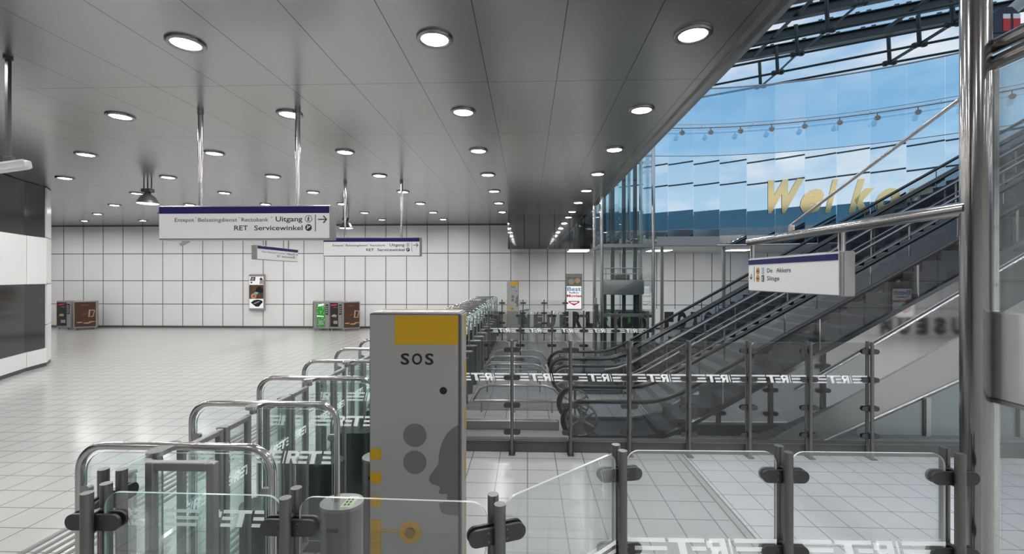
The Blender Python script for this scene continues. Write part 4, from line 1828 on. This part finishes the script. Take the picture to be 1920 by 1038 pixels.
# top picture: monitor, hand
b.flat([(-wi * .9, h * .82), (-.05, h * .82), (-.03, h * .93), (-wi * .75, h * .93)], (0, y1, 0), ax, ay, 'ink')
b.flat([(-wi * .75, h * .835), (-.09, h * .835), (-.07, h * .915), (-wi * .65, h * .915)], (0, y1 - .001, 0), ax, ay, 'plate_grey')
b.flat(circ(-wi * .7, h * .775, .035, 14), (0, y1, 0), ax, ay, 'ink')
b.flat([(.12, h * .73), (wi, h * .73), (wi, h * .84), (.2, h * .90), (.14, h * .86)], (0, y1, 0), ax, ay, 'skin_photo')
b.flat([(.12, h * .86), (.2, h * .83), (.24, h * .88), (.18, h * .92)], (0, y1 - .001, 0), ax, ay, 'ink')
# middle picture: black device shining on a photo
b.flat([(-.03, h * .52), (.2, h * .48), (wi, h * .52), (wi, h * .60), (.12, h * .67), (-.0, h * .63)], (0, y1, 0), ax, ay, 'machine_dark')
b.flat([(-wi * .7, h * .44), (-.02, h * .52), (.10, h * .50), (-.05, h * .40)], (0, y1, 0), ax, ay, 'teal_photo')
b.flat(circ(-.10, h * .40, .11, 18), (0, y1 - .0005, 0), ax, ay, 'tan')
b.flat(circ(-.09, h * .40, .04, 12), (0, y1 - .001, 0), ax, ay, 'red')
# bottom picture: black mouse
b.flat([(-wi * .8, h * .22), (-.02, h * .11), (.10, h * .11), (wi * .95, h * .24), (wi * .75, h * .285), (.05, h * .305), (-.1, h * .285)], (0, y1, 0), ax, ay, 'machine_dark')
b.flat([(-.12, h * .20), (.10, h * .265), (.14, h * .25), (-.04, h * .185)], (0, y1 - .001, 0), ax, ay, 'plate_grey')
b.build('picture', t)


# ================================================================== VENDING MACHINES
def vending(loc, rotz, w, h, d, style, label):
    t = thing('vending_machine', loc, label, 'vending machine', 'vending machines along the far wall', rotz)
    b = MB()
    b.bbox((-w / 2, 0, .08), (w / 2, d, h), 'machine_grey', .012)
    b.build('cabinet', t)
    for x in (-w / 2 + .06, w / 2 - .06):
        for y in (.05, d - .05):
            b = MB()
            b.cyl((x, y, 0), (x, y, .081), .022, 'machine_grey', 10)
            b.build('foot', t)
    ax, ay = Vector((1, 0, 0)), Vector((0, 0, 1))
    if style == 'brown':
        x0, x1 = -w / 2 + .035, w / 2 - .035
        b = MB()
        b.box((x0, -.012, .13), (x1, 0, h - .04), 'cocoa')
        o = b.build('door', t)
        b = MB()
        for k, (cx, cz, r) in enumerate(((-.02, h * .86, .06), (-.02, h * .56, .05), (.18, h * .28, .05), (-.15, h * .27, .05), (.05, h * .24, .06))):
            b.flat([(cx + r * 1.8 * math.cos(a), cz + r * .4 * math.sin(a)) for a in [2 * PI * i / 14 for i in range(14)]], (0, -.0135, 0), ax, ay, 'rust' if k < 2 else 'tan')
        b.flat([(.08, h * .45), (.22, h * .45), (.27, h * .68), (.10, h * .70)], (0, -.014, 0), ax, ay, 'tan')
        b.flat([(.12, h * .47), (.20, h * .47), (.24, h * .66), (.14, h * .67)], (0, -.0145, 0), ax, ay, 'cocoa')
        b.build('picture', o)
    else:
        x0, x1 = -w / 2 + .03, w / 2 - .16
        b = MB()
        b.box((x0, -.012, .15), (x1, 0, h - .05), 'green_art' if style == 'green' else 'machine_dark')
        o = b.build('door', t)
        xm = (x0 + x1) / 2
        b = MB()
        if style == 'green':
            b.flat([(xm - .12, h * .82), (xm + .1, h * .86), (xm + .12, h * .93), (xm - .08, h * .91)], (0, -.0135, 0), ax, ay, 'screen_white')
            b.flat([(x0, h * .48), (xm + .1, h * .48), (xm + .1, h * .51), (x0, h * .53)], (0, -.0135, 0), ax, ay, 'screen_white')
            b.flat(circ(xm, h * .28, .09, 18), (0, -.0135, 0), ax, ay, 'plate_grey')
        else:
            b.flat([(xm - .13, h * .85), (xm + .06, h * .86), (xm + .14, h * .91), (xm - .09, h * .90)], (0, -.0135, 0), ax, ay, 'red_text')
            b.flat([(xm - .02, h * .80), (xm + .14, h * .79), (xm + .14, h * .80), (xm - .02, h * .81)], (0, -.0135, 0), ax, ay, 'plate_grey')
            b.flat([(xm - .10, h * .49), (xm + .08, h * .47), (xm + .10, h * .53), (xm + .02, h * .57), (xm - .06, h * .54)], (0, -.0135, 0), ax, ay, 'tan')
        b.build('picture', o)
        if style == 'black':
            b = MB()
            b.bbox((xm - .02, -.022, h * .24), (x1 - .02, -.012, h * .35), 'machine_grey', .004)
            b.build('hatch', o)
        b = MB()
        b.box((x1 + .03, -.010, h * .55), (x1 + .12, 0, h * .9), 'machine_dark')
        for k in range(4):
            b.box((x1 + .045, -.013, h * (.6 + .07 * k)), (x1 + .105, -.010, h * (.64 + .07 * k)), 'plate_grey')
        b.build('keypad', t)
    return t


VH = 1.06
v1 = on_z(612, 620, 0)
v2 = on_z(639, 620, 0)
ww = v2.x - v1.x
yv = v1.y
xg = on_y(593, 600, yv).x
xr = on_y(642, 600, yv).x
wv = (xr - xg) / 2
vending((xg + wv / 2, yv, 0), 0, wv, VH, .45, 'green', 'green fronted vending machine, one of the group behind the SOS column')
vending((xg + wv * 1.5 + .004, yv, 0), 0, wv, VH, .45, 'black', 'black fronted vending machine next to the green one')
vending((xr + .345, yv - .03, 0), math.radians(34), .60, VH, .16, 'brown', 'brown fronted vending machine at the right of the green one')
vending((xg - .20, yv + .19, 0), math.radians(-62), .46, VH, .14, 'brown', 'brown vending machine turned away at the left of the green one')
xa = on_y(105, 600, yv).x
xb = on_y(133, 600, yv).x
vending(((xa + xb) / 2, yv, 0), 0, xb - xa - .02, VH, .45, 'black', 'black fronted vending machine beside the curved kiosk')
xc, xd = on_y(140, 600, yv).x, on_y(170, 600, yv).x
vending(((xc + xd) / 2 + .12, yv - .02, 0), math.radians(38), .64, VH, .40, 'brown', 'brown chocolate vending machine left in the far corner')

# ================================================================== CURVED KIOSK AT THE LEFT
plan = [(-9.62, 5.0), (-9.60, 6.2), (-9.66, 7.3), (-9.89, 8.22), (-10.28, 9.02), (-10.50, 9.62), (-10.92, 10.10), (-11.5, 10.45), (-12.4, 10.6)]
t = thing('curved_kiosk', (-10.5, 8.5, 0), 'curved white panelled kiosk with black windows at the left', 'kiosk')
org = Vector((-10.5, 8.5, 0))
KZ = (0.07, .40, 1.78, 2.80, 3.90)


def kpanel(b, i, z0, z1, mat, th=.05, out=0.0, gap=.010):
    p, q = Vector((*plan[i], 0)) - org, Vector((*plan[i + 1], 0)) - org
    d = (q - p).normalized()
    n_ = Vector((d.y, -d.x, 0))
    p, q = p + d * gap + n_ * out, q - d * gap + n_ * out
    vs = [p, q, q - n_ * th, p - n_ * th]
    vs = [v + Vector((0, 0, z0 + gap)) for v in vs] + [v + Vector((0, 0, z1 - gap)) for v in vs]
    b.add(vs, [(0, 3, 2, 1), (4, 5, 6, 7), (0, 1, 5, 4), (1, 2, 6, 5), (2, 3, 7, 6), (3, 0, 4, 7)], mat)


b = MB()
for i in range(len(plan) - 1):
    kpanel(b, i, .0, KZ[4] + .004, 'dark_seam', .04, -.06, 0)
    kpanel(b, i, -.0, .075, 'clamp_steel', .03, -.01, 0)
b.build('core', t)
for i in range(len(plan) - 1):
    last = i >= 5
    for (z0, z1) in ((KZ[0], KZ[1]), (KZ[2], KZ[3])) if not last else ((.07, .9), (.9, 1.79), (1.79, 2.80), (2.80, 3.9)):
        b = MB()
        kpanel(b, i, z0, z1, 'white_panel')
        b.build('panel', t)
    if not last:
        for (z0, z1) in ((KZ[1], KZ[2]), (KZ[3], KZ[4])):
            b = MB()
            kpanel(b, i, z0, z1, 'recess_black', .02, -.032, 0)
            b.build('window_recess', t)

# ---- surveillance cameras
p = on_y(15.5, 107, on_z(15.5, 107, CZ).y)
t = thing('security_camera', (p.x, p.y, CZ), 'white box security camera on a dark ceiling pole at the left edge', 'security camera', 'security cameras')
q = on_y(15.5, 300, p.y)
dz = CZ - q.z
b = MB()
b.bbox((-.016, -.016, -dz), (.016, .016, -.001), 'lamp_shade', .003)
b.cyl((0, 0, -.02), (0, 0, -.001), .035, 'lamp_shade', 16)
b.build('pole', t)
b = MB()
R = Matrix.Rotation(math.radians(-6), 3, 'Y')
b.bbox((-.40, -.035, -.04), (.16, .035, .035), 'white_panel', .014)
b.box((-.38, -.04, .022), (.14, .04, .040), 'white_panel')
o = b.build('housing', t)
o.location = (0.02, 0, -dz - .06)
o.rotation_euler = (0, math.radians(-10), math.radians(8))
b = MB()
b.bbox((-.03, -.02, -dz - .02), (.05, .02, -dz + .03), 'lamp_shade', .004)
b.build('bracket', t)
p = on_y(344, 452, 15.0)
t = thing('security_camera', (p.x, 15.0, CZ), 'small distant security camera seen under the left end of the large sign', 'security camera', 'security cameras')
b = MB()
b.cyl((0, 0, p.z - CZ), (0, 0, -.001), .014, 'steel_mid', 8)
b.build('pole', t)
b = MB()
b.bbox((-.16, -.05, -.05), (.16, .05, .05), 'plate_grey', .015)
o = b.build('housing', t)
o.location = (.04, -.0, p.z - CZ - .05)
o.rotation_euler = (0, math.radians(-28), 0)

# ================================================================== WORLD, SUN, EXPOSURE
wd = bpy.data.worlds.new('sky')
scene.world = wd
wd.use_nodes = True
nt = wd.node_tree
for n in list(nt.nodes):
    nt.nodes.remove(n)
out = N(nt, 'OutputWorld')
bg = N(nt, 'Background')
tc = N(nt, 'TexCoord')
sep = N(nt, 'SeparateXYZ')
nt.links.new(tc.outputs['Generated'], sep.inputs[0])
ramp = N(nt, 'ValToRGB')
e = ramp.color_ramp.elements
e[0].position = 0.0
e[0].color = (0.62, 0.80, 0.93, 1)
e[1].position = 0.75
e[1].color = (0.16, 0.36, 0.68, 1)
k = ramp.color_ramp.elements.new(0.30)
k.color = (0.37, 0.57, 0.78, 1)
nt.links.new(sep.outputs['Z'], ramp.inputs[0])
mp = N(nt, 'Mapping')
mp.inputs['Scale'].default_value = (1.0, 1.0, 2.6)
mp.inputs['Location'].default_value = (0.3, 0.15, 0.0)
nt.links.new(tc.outputs['Generated'], mp.inputs[0])
no = N(nt, 'TexNoise')
no.inputs['Scale'].default_value = 3.2
no.inputs['Detail'].default_value = 6
no.inputs['Roughness'].default_value = 0.55
nt.links.new(mp.outputs[0], no.inputs['Vector'])
cr = N(nt, 'ValToRGB')
cr.color_ramp.elements[0].position = 0.46
cr.color_ramp.elements[0].color = (0, 0, 0, 1)
cr.color_ramp.elements[1].position = 0.68
cr.color_ramp.elements[1].color = (1, 1, 1, 1)
nt.links.new(no.outputs['Fac'], cr.inputs[0])
mx = N(nt, 'Mix', data_type='RGBA')
nt.links.new(cr.outputs[0], mx.inputs[0])
nt.links.new(ramp.outputs[0], mx.inputs[6])
mx.inputs[7].default_value = (0.95, 0.95, 0.96, 1)
nt.links.new(mx.outputs[2], bg.inputs[0])
bg.inputs[1].default_value = 1.0
nt.links.new(bg.outputs[0], out.inputs[0])

sd = bpy.data.lights.new('sun', 'SUN')
sd.energy = 0.75
sd.color = (1.0, 0.91, 0.80)
sd.angle = math.radians(50)
so = bpy.data.objects.new('sun', sd)
so.rotation_euler = (math.radians(32), math.radians(14), 0)
COL.objects.link(so)

scene.view_settings.view_transform = 'Standard'
scene.view_settings.look = 'None'
scene.view_settings.exposure = 0.0
scene.view_settings.gamma = 1.0
scene.view_settings.use_curve_mapping = False
cy = scene.cycles
cy.max_bounces = 10
cy.diffuse_bounces = 4
cy.glossy_bounces = 5
cy.transparent_max_bounces = 40
cy.transmission_bounces = 4
cy.caustics_reflective = False
cy.caustics_refractive = False
cy.sample_clamp_indirect = 6.0
cy.use_denoising = True
